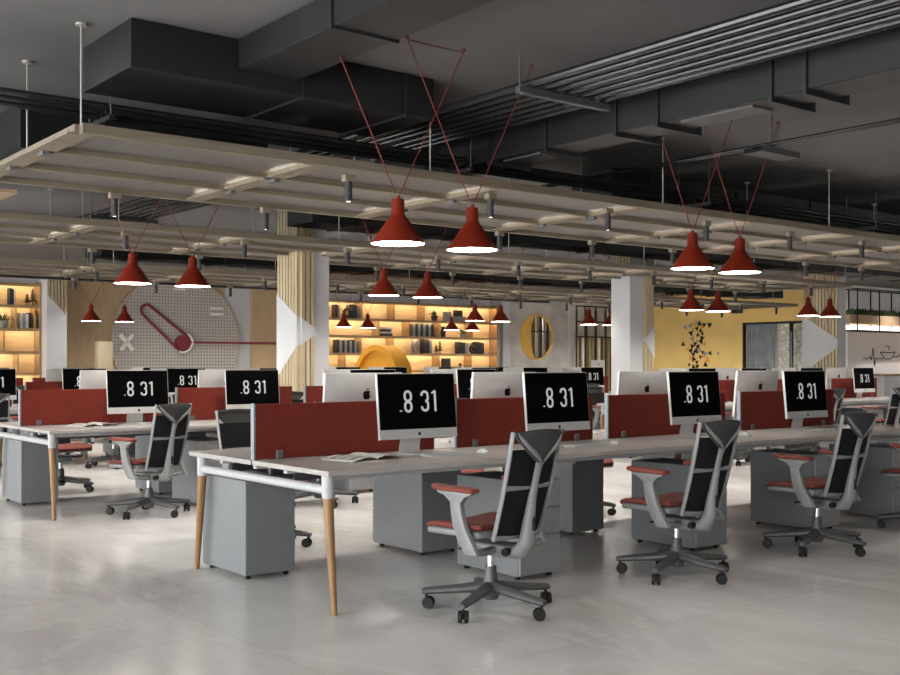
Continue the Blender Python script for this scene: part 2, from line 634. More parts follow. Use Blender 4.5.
struct(MB().box(8.0, 12.0, YB, YB + .3, 0, CEIL).build('wall_back_wood', 'oak', smooth=False))
struct(MB().box(12.0, 14.0, YB, YB + .3, 0, CEIL).build('wall_back_pale', 'wall_blue', smooth=False))
struct(MB().box(14.0, 20.4, YB, YB + .3, 0, CEIL).build('wall_back_shelving', 'wall_white', smooth=False))
struct(ring_wall(20.4, 23.55, YB, YB + .07, 0, CEIL, XC, ZC, RC).build('wall_back_concrete', 'concrete', smooth=False))
struct(MB().box(23.55, XR + .3, YB, YB + .3, 0, CEIL).build('wall_back_light', 'concrete_light', smooth=False))
struct(MB().box(at(505, YB - .2), at(512, YB - .2), YB - .12, YB, 0, CEIL).build('trim_1', 'wall_blue', smooth=False))
struct(MB().box(12.67, 13.45, YB - .12, YB, 0, CEIL).build('trim_2', 'oak', smooth=False))
# a small room behind the round opening
struct(MB().box(XL, 34, YB + 2.2, YB + 2.5, 0, CEIL).box(19, 19.2, YB + .3, YB + 2.2, 0, CEIL).box(26.4, 26.6, YB + .3, YB + 2.2, 0, CEIL).build('wall_behind', 'wall_white', smooth=False))
# yellow wall with doorway
YD0, YD1, ZD = 17.35, 19.35, 2.5
struct(MB().box(XR, XR + .25, YD1, YB, 0, CEIL).box(XR, XR + .25, 16.25, YD0, 0, CEIL).box(XR, XR + .25, YD0, YD1, ZD, CEIL).build('wall_right', 'yellow', smooth=False))
struct(MB().box(XR, 34, 16.0, 16.25, 0, CEIL).build('wall_cafe', 'cafe', smooth=False))
struct(MB().box(33.8, 34, YF, 16.0, 0, CEIL).build('wall_far_right', 'wall_white', smooth=False))
struct(MB().box(XR + 2.0, XR + 2.1, 16.25, 22, 0, CEIL).box(XR + .25, XR + 2.0, 21.8, 22, 0, CEIL).build('wall_doorway', 'wall_white', smooth=False))

# window walls (outside the picture): beside and behind the camera
wn = [0]


def window_wall(name, axis, c, lo, hi, n, z0, z1, width):
    """wall with n openings; axis 'x': plane x=c running in y; 'y': plane y=c running in x"""
    mb = MB()

    def bx(a, b, za, zb, t0=-.3, t1=0.):
        if axis == 'x':
            mb.box(c + t0, c + t1, a, b, za, zb)
        else:
            mb.box(a, b, c + t0, c + t1, za, zb)
    bx(lo, hi, 0, z0)
    bx(lo, hi, z1, CEIL)
    step = (hi - lo) / n
    prev = lo
    for i in range(n):
        a = lo + step * (i + .5) - width / 2
        b = a + width
        bx(prev, a, z0, z1)
        prev = b
        wn[0] += 1
        fr = MB()
        for (p, q, za, zb) in ((a, b, z0, z0 + .06), (a, b, z1 - .06, z1), (a, a + .06, z0, z1), (b - .06, b, z0, z1), ((a + b) / 2 - .03, (a + b) / 2 + .03, z0, z1)):
            if axis == 'x':
                fr.box(c - .2, c - .12, p, q, za, zb)
            else:
                fr.box(p, q, c - .2, c - .12, za, zb)
        w = struct(fr.build('window_%d' % wn[0], 'black_metal', smooth=False))
        g = MB()
        if axis == 'x':
            g.box(c - .165, c - .155, a, b, z0, z1)
        else:
            g.box(a, b, c - .165, c - .155, z0, z1)
        g.build('pane', 'glass', w, smooth=False)
        l = bpy.data.lights.new('daylight_portal', 'AREA')
        l.shape = 'RECTANGLE'
        l.size = width
        l.size_y = z1 - z0
        l.cycles.is_portal = True
        lo_ = bpy.data.objects.new('daylight_portal', l)
        COL.objects.link(lo_)
        if axis == 'x':
            lo_.location = (c - .31, (a + b) / 2, (z0 + z1) / 2)
            lo_.rotation_euler = (R(90), 0, R(-90))
        else:
            lo_.location = ((a + b) / 2, c - .31, (z0 + z1) / 2)
            lo_.rotation_euler = (R(90), 0, R(0))
    bx(prev, hi, z0, z1)
    return struct(mb.build(name, 'wall_white', smooth=False))


window_wall('wall_left', 'x', XL, YF, YB, 9, .25, 3.1, 2.5)
struct(MB().box(XL - .3, 27, YF - .3, YF, 0, CEIL).build('wall_front', 'wall_white', smooth=False))
window_wall('wall_front_right', 'y', YF, 27, 33.8, 2, .3, 3.0, 2.4)  # windows added behind the camera to light the cafe wall

# ------------------------------------------------------------------ columns with slatted oak and white facets


def column(name, x0, x1, y0, y1, top_x, low_x, slat_y, top_y, low_y, label):
    """core clad on its -x and -y faces. *_x: (z at back edge, z at front edge) limits of the white facet on the -x face;
    slat_y: (xa, xb) slatted stretch of the -y face, *_y limits there"""
    root = struct(thing(name, label, 'column', (0, 0, 0)))
    MB().box(x0, x1, y0, y1, 0, CEIL).build('core', 'column_white', root, smooth=False)
    up, lo, wh = MB(), MB(), MB()
    p = .075
    n = max(1, int(round((y1 - y0) / p)))
    for i in range(n):
        a, b = y0 + (y1 - y0) * i / n, y0 + (y1 - y0) * (i + .72) / n
        f = lambda y, t: t[1] + (t[0] - t[1]) * (y - y0) / (y1 - y0)
        if top_x:
            up.prism([(a, f(a, top_x)), (b, f(b, top_x)), (b, CEIL - .01), (a, CEIL - .01)], x0 - .05, x0, 'x')
        if low_x and f(a, low_x) > .02:
            lo.prism([(a, 0), (b, 0), (b, max(.01, f(b, low_x))), (a, max(.01, f(a, low_x)))], x0 - .05, x0, 'x')
    if top_x:
        lx = low_x or (0., 0.)
        wh.prism([(y0, lx[1]), (y1, lx[0]), (y1, top_x[0]), (y0, top_x[1])], x0 - .05, x0, 'x')
    if slat_y:
        xa, xb = slat_y
        n = max(1, int(round((xb - xa) / p)))
        for i in range(n):
            a, b = xa + (xb - xa) * i / n, xa + (xb - xa) * (i + .72) / n
            f = lambda x, t: t[0] + (t[1] - t[0]) * (x - xa) / (xb - xa)
            up.prism([(a, f(a, top_y)), (b, f(b, top_y)), (b, CEIL - .01), (a, CEIL - .01)], y0 - .05, y0, 'y')
            if low_y:
                lo.prism([(a, 0), (b, 0), (b, f(b, low_y)), (a, f(a, low_y))], y0 - .05, y0, 'y')
        if low_y:
            wh.prism([(xa, low_y[0]), (xb, low_y[1]), (xb, top_y[1]), (xa, top_y[0])], y0 - .05, y0, 'y')
    up.build('slat_cladding', 'slat', root, smooth=False)
    if len(lo.bm.verts):
        lo.build('slat_cladding', 'slat', root, smooth=False)
    if len(wh.bm.verts):
        wh.build('white_facet', 'column_white', root, smooth=False)
    return root


column('column', 7.16, 7.60, 12.2, 12.72, (2.23, 1.92), (1.12, 1.54), (7.16, 7.36), (1.90, 1.765), (1.56, 1.685),
       'slatted oak and white column in front of the clock wall')
column('column', 13.45, 13.95, 12.2, 12.62, (3.0, 2.74), None, (13.72, 13.95), (1.72, 1.98), (1.68, 1.40),
       'mostly white column between the slat screen and the yellow wall')
column('column', 19.5, 19.75, 12.2, 13.0, (2.30, 1.80), (1.10, 1.64), None, None, None,
       'wide oak column with pale pointed facet beside the cafe wall')
column('column', 7.53, 7.95, 23.3, 24.0, None, None, (7.53, 7.95), (2.78, 2.33), None,
       'white column with oak slatted top beside the glowing wall shelves')

# ================================================================== benches
X0 = 2.965
BX1 = 9.0
ROWY = [5.60, 9.95, 14.65, 19.0]
BLOCKX = [0., 8.18]
HALF = .83


def bench_name(r, b):
    if r == 0:
        return 'nearest bench'
    return '%s %s bench' % (ORD[r], 'left' if b == 0 else 'right')


# --- bench desk (local origin: x = left end, y = centre line)
L = BX1 - X0
bench = thing('bench_desk', '', 'desk', group='long shared desks with oak legs')
for s in (-1, 1):
    y0, y1 = (-HALF, -.012) if s < 0 else (.012, HALF)
    t = MB().box(0, L, y0, y1, .722, .75, .003, 1).build('worktop', 'table', bench)
fr = MB()
for s in (-1, 1):
    fr.box(.12, L - .12, s * .62 - .02, s * .62 + .02, .68, .72)
    fr.box(.12, L - .12, s * .18 - .02, s * .18 + .02, .68, .72)
fr.build('under_frame', 'white_metal', bench, smooth=False)
tr = MB()
tr.box(.2, L - .2, -.14, .14, .63, .64).box(.2, L - .2, -.14, -.13, .64, .70).box(.2, L - .2, .13, .14, .64, .70)
tr.build('cable_tray', 'dark_tray', bench, smooth=False)
for x in (.052, L - .052, L * .5 - .72, L * .5 + .72):
    sgn = -1 if x < 1 else 1
    mid = .5 < x < L - .5
    hy = .30 if mid else HALF - .06
    cb = MB().cyl((x, -hy, .642), (x, hy, .642), .025, seg=16)
    cb.build('crossbar', 'white_metal', bench)
    if mid:
        spots = ((x, 0, 0),)
    else:
        spots = ((x, -HALF + .085, sgn * .004), (x, HALF - .085, sgn * .004))
    for (lx, ly, ox) in spots:
        oy = 0 if mid else (.072 if ly > 0 else -.072)
        lg = MB().tube([(lx, ly, .60), (lx + ox * .95, ly + oy * .95, .02), (lx + ox, ly + oy, 0)], [.029, .0165, .016], 16).build('leg', 'oak_leg', bench)
        MB().lathe([(0, 0), (.031, 0), (.032, .01), (.032, .07), (.034, .09), (.034, .122), (0, .122)], 20, (lx, ly, .60)).build('leg_socket', 'white_metal', lg)
        # children keep the bench frame
for x0_ in (.5, 2.0, 3.5, 5.0):
    pass
P_bench = Proto(bench)

# --- divider panel (local origin: left end at desk height)


def make_divider(w):
    d = thing('desk_divider', '', 'divider', group='red felt screens along the desk centre lines')
    MB().box(.015, w, -.014, .014, .002, .322, .004, 1).build('panel', 'panel_red', d)
    MB().box(0, .015, -.017, .017, 0, .325, .002, 1).build('end_post', 'alu', d)
    for cx in (.17, w - .17):
        MB().box(cx - .022, cx + .022, -.026, .026, .0, .05, .004, 1).build('clip', 'clip', d)
    return Proto(d)


DIV = [(2.97, 4.28), (4.45, 5.74), (5.89, 7.28), (7.47, 8.85)]
P_div = [make_divider(b - a) for a, b in DIV]

# --- monitor (local: foot centre on the desk, faces -y)


def stadium(cx, cz, w, h, n=8):
    r = w / 2
    pts = []
    for k in range(n + 1):
        a = PI * k / n
        pts.append((cx + r * math.cos(a), cz + h / 2 - r + r * math.sin(a)))
    for k in range(n + 1):
        a = PI + PI * k / n
        pts.append((cx + r * math.cos(a), cz - h / 2 + r + r * math.sin(a)))
    return pts


def arc(cx, cz, rx, rz, a0, a1, n=8):
    return [(cx + rx * math.cos(R(a0 + (a1 - a0) * k / n)), cz + rz * math.sin(R(a0 + (a1 - a0) * k / n))) for k in range(n + 1)]


def apple(s):
    """emblem outline, height about s"""
    body = [(0, .30), (.10, .345), (.22, .36), (.34, .31), (.41, .23), (.335, .16), (.30, .06), (.315, -.05), (.37, -.13), (.445, -.175),
            (.40, -.29), (.32, -.41), (.23, -.49), (.14, -.495), (.04, -.455), (-.04, -.455), (-.13, -.49), (-.22, -.48), (-.31, -.39),
            (-.39, -.25), (-.435, -.09), (-.43, .07), (-.38, .21), (-.29, .31), (-.17, .355), (-.07, .33)]
    leaf = [(.0, .40), (.03, .50), (.10, .59), (.20, .63), (.19, .53), (.12, .44), (.06, .405)]
    k = s / 1.12
    return [[(a * k, b * k) for a, b in p] for p in (body, leaf)]


def make_monitor():
    m = thing('desktop_monitor', '', 'monitor', group='silver all-in-one monitors on the desks')
    w, zb, zt = .588, .098, .497
    tilt = Matrix.Translation((0, -.03, zb)) @ Matrix.Rotation(R(-5.5), 4, 'X') @ Matrix.Translation((0, .03, -zb))
    hh = zt - zb
    # shell: thin rim with a bulged back
    mb = MB()
    nx, nz = 14, 10

    def back(u, v):
        x = (u - .5) * w
        z = zb + v * hh
        e = (1 - abs(2 * u - 1) ** 4) * (1 - abs(2 * v - 1) ** 4)
        return Vector((x, -.02 + .004 + .034 * e, z))
    bm = mb.bm
    V = [[bm.verts.new(back(i / nx, j / nz)) for j in range(nz + 1)] for i in range(nx + 1)]
    for i in range(nx):
        for j in range(nz):
            bm.faces.new((V[i][j], V[i + 1][j], V[i + 1][j + 1], V[i][j + 1]))
    rim = [V[i][0] for i in range(nx + 1)] + [V[nx][j] for j in range(1, nz + 1)] + [V[i][nz] for i in range(nx - 1, -1, -1)] + [V[0][j] for j in range(nz - 1, 0, -1)]
    fr_ = [bm.verts.new((v.co.x, -.036, v.co.z)) for v in rim]
    k = len(rim)
    for i in range(k):
        j = (i + 1) % k
        bm.faces.new((rim[i], rim[j], fr_[j], fr_[i]))
    bm.faces.new(fr_)
    mb.xf(tilt)
    shell = mb.build('shell', 'silver', m, ang=40)
    zc = zb + .058
    MB().box(-w / 2 + .004, w / 2 - .004, -.0385, -.034, zc, zt - .004, .001, 1).xf(tilt).build('screen', 'screen', m, smooth=False)
    dgs = [MB() for _ in range(4)]
    yy = (-.0402, -.0386)
    zz, hd, sw = zc + (zt - zc) * .495, .130, .0152
    for cz, h2 in ((zz + hd * .245, hd * .51), (zz - hd * .245, hd * .51)):
        dgs[0].ribbon(stadium(-.076, cz, .047, h2 - sw * .5), sw, *yy, closed=True)
    three = arc(.052, zz + hd * .30, .024, hd * .145, 200, 0, 8)[:-1] + arc(.052, zz + hd * .13, .024, hd * .13, 0, -70, 5) + \
        arc(.052, zz - hd * .13, .024, hd * .13, 70, 0, 5) + arc(.052, zz - hd * .30, .024, hd * .145, 0, -200, 8)[1:]
    dgs[1].ribbon(three, sw, *yy)
    dgs[2].ribbon([(.131, zz - hd * .5), (.131, zz + hd * .5)], sw * 1.05, *yy)
    dgs[2].ribbon([(.106, zz + hd * .36), (.126, zz + hd * .46)], sw * .7, *yy)
    dgs[3].ribbon([(-.140, zz - hd * .44), (-.123, zz - hd * .44)], .007, *yy)
    for nm, dg in zip(('clock_digit', 'clock_digit', 'clock_digit', 'clock_mark'), dgs):
        dg.xf(tilt).build(nm, 'digit', m, smooth=False)
    lg = MB()
    for p in apple(.026):
        lg.prism([(a, b + zb + .029) for a, b in p], -.0372, -.0358, 'y')
    lg.xf(tilt).build('logo', 'logo', m, smooth=False)
    lb = MB()
    for p in apple(.072):
        lb.prism([(-a, b + zb + hh * .665) for a, b in p], .0150, .0192, 'y')
    lb.xf(tilt).build('logo', 'logo', m, smooth=False)
    st = MB()
    st.box(-.085, .085, -.085, .085, 0, .008, .003, 2)
    st.tube([(0, .075, .006), (0, .072, .05), (0, .045, .14), (0, .03, .22)], [(.082, .004), (.08, .0045), (.076, .005), (.07, .005)], 12, flat=(1, 0, 0))
    st.build('stand', 'silver', m)
    return Proto(m)


P_mon = make_monitor()

# --- keyboard, mouse, magazine
kb = thing('keyboard', '', 'keyboard', group='slim white keyboards before the monitors')
MB().prism([(-.057, 0), (.057, 0), (.057, .012), (-.057, .004)], -.145, .145, 'x').build('body', 'plastic_white', kb)
ky = MB()
for r_ in range(5):
    for c_ in range(14):
        if r_ == 0 and 4 <= c_ <= 8 and c_ != 6:
            continue
        wx = .0085 if not (r_ == 0 and c_ == 6) else .048
        x_ = -.133 + c_ * .0205
        y_ = -.043 + r_ * .0215
        z_ = .004 + (y_ + .057) / .114 * .008
        ky.box(x_ - wx, x_ + wx, y_ - .0085, y_ + .0085, z_, z_ + .0022)
ky.build('keys', 'key', kb, smooth=False)
P_kb = Proto(kb)
ms = MB()
ms.grid(lambda u, v: Vector(((u - .5) * .058 * math.sin(PI * (.08 + .84 * v)) ** .5, (v - .5) * .112, .002 + .026 * (1 - (2 * u - 1) ** 4) * math.sin(PI * (.06 + .88 * v)) ** .8)), 10, 12)
bm = ms.bm
ms_o = ms.build('computer_mouse', 'plastic_white', smooth=True)
tag(ms_o, '', 'mouse', 'white mice beside the keyboards')
P_ms = Proto(ms_o)
mg = thing('open_magazine', '', 'magazine', group='open magazines on the desks')


def page(s):
    def f(u, v):
        x = s * u * .20
        return Vector((x, (v - .5) * .27, .004 + .022 * math.sin(PI * min(1, u * 1.15)) ** .7 * (1 - u * .55)))
    return f


for s in (-1, 1):
    MB().grid(page(s), 12, 6, -.004 if s > 0 else .004).build('page', 'paper', mg)
    pr = MB()
    f = page(s)
    for k in range(2 if s > 0 else 3):
        v0 = .1 + k * (.42 if s > 0 else .28)
        v1 = v0 + (.34 if s > 0 else .2)
        pr.grid(lambda u, v, v0=v0, v1=v1: f(.14 + .7 * u, v0 + (v1 - v0) * v) + Vector((0, 0, .0012)), 8, 2)
    pr.build('printed_picture', 'print', mg)
P_mg = Proto(mg)

# --- mobile pedestal (local: centre on floor, drawers face -y)
pd = thing('mobile_pedestal', '', 'drawer unit', group='grey drawer pedestals under the desks')
PW, PDp, PT = .34, .58, .60
MB().box(-PW / 2, PW / 2, -PDp / 2, PDp / 2, .028, PT, .004, 1).build('body', 'cab_grey', pd)
for (z0, z1) in ((.034, .265), (.27, .43), (.435, .595)):
    dr = MB().box(-PW / 2 + .004, PW / 2 - .004, -PDp / 2 - .018, -PDp / 2, z0, z1, .003, 1).build('drawer', 'cab_front', pd)
    MB().box(-.07, .07, -PDp / 2 - .03, -PDp / 2 - .018, z1 - .022, z1 - .014, .002, 1).build('handle', 'alu', dr)
for sx in (-1, 1):
    for sy in (-1, 1):
        MB().cyl((sx * .13 - .012, sy * .24, .016), (sx * .13 + .012, sy * .24, .016), .016, seg=14).box(sx * .13 - .016, sx * .13 + .016, sy * .24 - .012, sy * .24 + .012, .02, .03).build('caster', 'ch_black', pd)
P_pd = Proto(pd)

# ------------------------------------------------------------------ office chair (local: floor under the column, sitter faces +y)


def make_chair():
    c = thing('office_chair', '', 'chair', group='grey and red task chairs at the desks')
    # star base
    sb = MB()
    sb.lathe([(0, .06), (.036, .06), (.046, .08), (.046, .135), (.036, .165), (.030, .235), (0, .235)], 20)
    offs = 54
    for k in range(5):
        a = R(offs + 72 * k)
        d = Vector((math.cos(a), math.sin(a), 0))
        s = Vector((-d.y, d.x, 0))
        sb.tube([d * .02 + Vector((0, 0, .128)), d * .16 + Vector((0, 0, .110)), d * .33 + Vector((0, 0, .094)), d * .366 + Vector((0, 0, .090))],
                [(.036, .032), (.031, .025), (.025, .019), (.019, .014)], 10, flat=s)
    base = sb.build('star_base', 'ch_base', c)
    for k in range(5):
        a = R(offs + 72 * k)
        p = Vector((math.cos(a), math.sin(a), 0)) * .345
        w = a + R(60 + 25 * k)
        q = Vector((math.cos(w), math.sin(w), 0))
        t = Vector((-q.y, q.x, 0))
        p2 = p + t * .012
        cs = MB()
        for sgn in (-1, 1):
            c0 = p2 + q * (sgn * .008) + Vector((0, 0, .033))
            c1 = p2 + q * (sgn * .026) + Vector((0, 0, .033))
            cs.cyl(c0, c1, .033, .030, seg=18)
        cs.cyl(p2 + Vector((0, 0, .03)) - q * .01, p2 + Vector((0, 0, .03)) + q * .01, .012, seg=8)
        cs.cyl(p + Vector((0, 0, .045)), p + Vector((0, 0, .075)), .008, seg=8)
        cs.build('caster', 'ch_black', base)
    MB().lathe([(0, .235), (.020, .235), (.020, .31), (0, .31)], 18).build('gas_lift', 'chrome', c)
    # mechanism with the cross link that carries the arms
    mc = MB()
    mc.box(-.075, .075, -.16, .12, .30, .365, .018, 3)
    mc.tube([(-.275, -.125, .352), (-.17, -.10, .338), (0, -.06, .335), (.17, -.10, .338), (.275, -.125, .352)], [(.024, .018), (.026, .02), (.03, .024), (.026, .02), (.024, .018)], 10)
    mech = mc.build('mechanism', 'ch_frame', c)
    MB().cyl((-.085, -.165, .335), (-.045, -.165, .335), .019, seg=14).build('lever', 'ch_black', mech)
    MB().cyl((-.20, .04, .345), (-.07, .04, .345), .007, seg=8).build('lever', 'ch_black', mech)
    # seat
    st = MB()

    def seat_pt(u, v):
        x = (u - .5) * 2
        y = v
        wd = .245 * (1 - .10 * max(0, .3 - v)) * (1 - .12 * max(0, (v - .8) / .2) ** 2)
        z = .476 + .010 * x * x - .028 * max(0, (v - .72) / .28) ** 2 - .006 * math.sin(PI * v)
        return Vector((x * wd, -.135 + .405 * y, z))
    st.grid(seat_pt, 12, 14, .026)
    stb = st.bm
    es = [e for e in stb.edges if e.is_valid and len(e.link_faces) == 2 and e.calc_face_angle(0) > R(60)]
    bmesh.ops.bevel(stb, geom=es, offset=.009, segments=3, profile=.5, affect='EDGES')
    st.build('seat', 'ch_red', c, ang=60)
    MB().box(-.238, .238, -.128, .242, .412, .449, .015, 3).build('seat_pan', 'ch_frame', c)
    # back frame: y along the lean as a function of height

    def yl(z):
        t = (z - .38) / .57
        return -.165 - .150 * t - .012 * math.sin(PI * t)
    zs = [.405, .46, .52, .60, .68, .76, .84, .91, .962]

    def hw(z):
        t = (z - .385) / .56
        return .176 + .012 * min(1, t * 1.6)
    fr = MB()
    for s in (-1, 1):
        fr.tube([(s * hw(z), yl(z), z) for z in zs], [(.009, .014)] * len(zs), 8, flat=(1, 0, 0))
    for z, b in ((.415, .014), (.675, .014)):
        fr.tube([(x * hw(z), yl(z) - .018 * (1 - x * x), z) for x in (-1, -.6, -.2, .2, .6, 1)], [(.010, b)] * 6, 8, flat=(0, 1, 0))
    fr.build('back_frame', 'ch_frame', c)
    MB().grid(lambda u, v: Vector(((2 * u - 1) * (hw(.42 + .45 * v) - .006), yl(.42 + .45 * v) - .030 * (1 - (2 * u - 1) ** 2) + .004, .42 + .45 * v)), 8, 10, .006).build('back_mesh', 'ch_mesh', c)
    # shield-shaped head pad between the fork arms
    hd = MB()

    def head(u, v):
        x = 2 * u - 1
        zt = .975 - .012 * x * x
        zb = .792 + .145 * abs(x) ** 1.35
        z = zb + (zt - zb) * v
        return Vector((x * .192, yl(min(z, .95)) - .044 * (1 - x * x) - .022 + .018 * max(0, v - .7) / .3, z))
    hd.grid(head, 14, 8, .026)
    hb = hd.bm
    es = [e for e in hb.edges if len(e.link_faces) == 2 and e.calc_face_angle(0) > R(55)]
    bmesh.ops.bevel(hb, geom=es, offset=.008, segments=2, profile=.5, affect='EDGES')
    hd.build('headrest', 'ch_head', c, ang=60)
    # J-shaped spine with a forked top
    sp = MB()
    pts = [(0, -.06, .328), (0, -.15, .322), (0, -.215, .338), (0, -.250, .40), (0, -.262, .50), (0, -.284, .62), (0, -.308, .72), (0, -.336, .815)]
    rr = [(.055, .026), (.052, .030), (.048, .042), (.042, .042), (.034, .030), (.024, .021), (.020, .016), (.028, .012)]
    sp.tube(pts, rr, 12, flat=(1, 0, 0))
    for s in (-1, 1):
        sp.tube([(0, -.338, .80), (s * .045, -.350, .842), (s * .095, -.356, .875), (s * .145, -.349, .918), (s * .176, -.334, .955)],
                [(.018, .012), (.015, .012), (.012, .011), (.010, .010), (.009, .009)], 8, flat=(1, 0, 0))
    spine = sp.build('spine', 'ch_frame', c)
    MB().box(-.008, .008, -.304, -.288, .45, .52, .003, 1).build('grip_slot', 'ch_black', spine, smooth=False)
    # arms
    for s in (-1, 1):
        prof = [(-.165, .340), (-.085, .335), (-.035, .395), (.004, .48), (.016, .55), (.022, .597), (.062, .627), (.115, .641), (.115, .651),
                (-.125, .651), (-.125, .641), (-.078, .624), (-.050, .592), (-.056, .55), (-.078, .48), (-.128, .40)]
        x0, x1 = (s * .292, s * .258)
        arm = MB().prism(prof, min(x0, x1), max(x0, x1), 'x', bev=.005).build('armrest', 'ch_frame', c)
        pad = MB()

        def pp(u, v, s=s):
            x = 2 * u - 1
            w = .046 * (1 - .25 * abs(2 * v - 1) ** 3)
            return Vector((s * .275 + x * w, -.145 + .285 * v, .674 + .006 * math.sin(PI * v) - .004 * x * x + (.012 * (v - .75) / .25 if v > .75 else 0)))
        pad.grid(pp, 6, 12, .024)
        pb = pad.bm
        es = [e for e in pb.edges if len(e.link_faces) == 2 and e.calc_face_angle(0) > R(55)]
        bmesh.ops.bevel(pb, geom=es, offset=.008, segments=2, profile=.5, affect='EDGES')
        pad.build('arm_pad', 'ch_pad', arm, ang=60)
    return Proto(c)


P_ch = make_chair()

# ------------------------------------------------------------------ lay out the benches
MONX_F = [3.97, 5.155, 6.61, 8.06]
MONX_B = [3.89, 5.09, 6.56, 8.04]
CHX = [3.73, 5.23, 6.73, 8.23]
PDX_F = [4.50, 6.13, 7.55, 8.67]
PDX_B = [3.24, 4.56, 5.98, 7.42]


def rank(fmt, i, n=4):
    return ORD[[j for j in range(n) if fmt % j not in UNSEEN].index(i)] if fmt % i not in UNSEEN else ORD[i]


for r in range(4):
    for b in range(2):
        if r == 0 and b == 1:
            continue                      # wholly outside the frame
        yc, dx = ROWY[r], BLOCKX[b]
        bn = bench_name(r, b)
        P_bench.put('bench%d%d' % (r, b), (X0 + dx, yc, 0), 0, 'long pale shared desk on tapered oak legs, the ' + bn)
        for i, (a, e) in enumerate(DIV):
            P_div[i].put('div%d%d%d' % (r, b, i), (a + dx, yc, .75), 0, 'red felt desk divider, %s from left on the %s' % (rank('div%d%d' % (r, b) + '%d', i), bn))
        for side in (0, 1):
            sname = ('near', 'far')[side]
            sg = -1 if side == 0 else 1
            for i in range(4):
                k = '%d%d%d%d' % (r, b, side, i)
                q3 = '%d%d%d' % (r, b, side) + '%d'
                mx = (MONX_F if side == 0 else MONX_B)[i] + dx
                rz = 0 if side == 0 else PI
                what = 'black screen reading 8 31' if side == 0 else 'silver back with dark emblem'
                P_mon.put('mon' + k, (mx, yc + sg * .235, .75), rz, 'monitor, %s, %s from left, %s side, %s' % (what, rank('mon' + q3, i), sname, bn))
                P_kb.put('kb' + k, (mx + .08 * -sg, yc + sg * .43, .75), rz + R(rnd.uniform(-4, 4)), 'slim white keyboard, %s from left on the %s side of the %s' % (rank('kb' + q3, i), sname, bn))
                P_ms.put('ms' + k, (mx + .37 * -sg, yc + sg * .43, .75), rz + R(rnd.uniform(-15, 15)), 'small white mouse, %s from left on the %s side of the %s' % (rank('ms' + q3, i), sname, bn))
                px = (PDX_F if side == 0 else PDX_B)[i] + dx
                P_pd.put('pd' + k, (px, yc + sg * (.475 if side == 0 else .56), 0), rz, 'grey drawer pedestal, %s from left under the %s side of the %s' % (rank('pd' + q3, i), sname, bn))
                cx = CHX[i] + dx + rnd.uniform(-.08, .08)
                cy = yc + sg * (1.22 + rnd.uniform(-.06, .10))
                cr = R(rnd.uniform(-14, 14))
                if r == 0 and side == 0:
                    cx, cy, cr = CHX[i], 4.38, R((8, 2, 0, 2)[i])
                if (r, b, side, i) == (1, 0, 0, 0):
                    cx, cy, cr = 3.78, 9.0, R(17)
                if (r, b, side, i) == (0, 0, 1, 0):
                    cx, cy, cr = 3.77, 6.95, R(4)
                P_ch.put('ch' + k, (cx, cy, 0), cr if side == 0 else cr + PI, 'grey office chair with red seat, %s from left, %s side, %s' % (rank('ch' + q3, i), sname, bn))
        if b == 0 and r < 2:
            P_mg.put('mg%d' % r, (3.53, yc - .30, .75), R(8), 'open magazine with printed pages lying on the %s' % bn)

# ================================================================== pendant lamps (local origin: rim centre)
ZL = 2.066
pl = thing('pendant_lamp', '', 'lamp', group='red cone pendant lamps above the desks')
prof = [(.174, 0), (.172, .006), (.050, .178), (.043, .19), (.041, .272), (.036, .285), (.016, .287), (.016, .305), (.007, .31), (0, .31)]
inner = [(.038, .19), (.046, .176), (.168, .004)]
MB().lathe(inner[::-1][::-1] + [], 40).lathe([(.168, .004), (.174, 0)], 40).lathe(prof, 40).build('lamp_shade', 'lamp_red', pl)
MB().lathe([(0, .002), (.169, .002), (.169, .006), (0, .006)], 40).build('diffuser', 'lamp_glow', pl)
for s in (-1, 1):
    cb = MB().cyl((s * .006, 0, .30), (s * .54, 0, CEIL - ZL - .012), .0034, seg=6).build('cable', 'cable_red', pl)
    MB().lathe([(0, 0), (.014, 0), (.014, .014), (0, .014)], 12, (s * .54, 0, CEIL - ZL - .014)).build('cable_anchor', 'cable_red', cb)
MB().cyl((-.008, 0, .31), (.008, 0, .31), .012, seg=10).build('cable_grip', 'alu', pl)
P_pl = Proto(pl)
COLX = [4.017, 4.629, 6.913, 7.523, 12.197, 12.798, 15.048, 15.652]
LAMPY = [5.626, 9.951, 14.752, 19.013]
LAMPS = {0: (0, 1, 2, 3), 1: range(8), 2: (4, 5, 6, 7), 3: (2, 3, 4, 5, 6, 7)}
for r, cols in LAMPS.items():
    for c_ in cols:
        bn = bench_name(r, 0 if c_ < 4 else 1)
        P_pl.put('pl%d%d' % (r, c_), (COLX[c_], LAMPY[r], ZL), 0, 'red cone pendant lamp, %s from left above the %s' % (ORD[c_ % 4], bn))
# the looped red cable that links two anchors on the ceiling
for r, c_ in ((0, 0),):
    xa, xb = COLX[c_ + 1] - .54, COLX[c_] + .54
    o = MB().cyl((xa, LAMPY[r], CEIL - .022), (xb, LAMPY[r], CEIL - .022), .0034, seg=6).build('link_cable', 'cable_red')
    tag(o, 'short red cable across the ceiling linking the %s pair of front pendants' % ('first' if c_ == 0 else 'second'), 'cable')

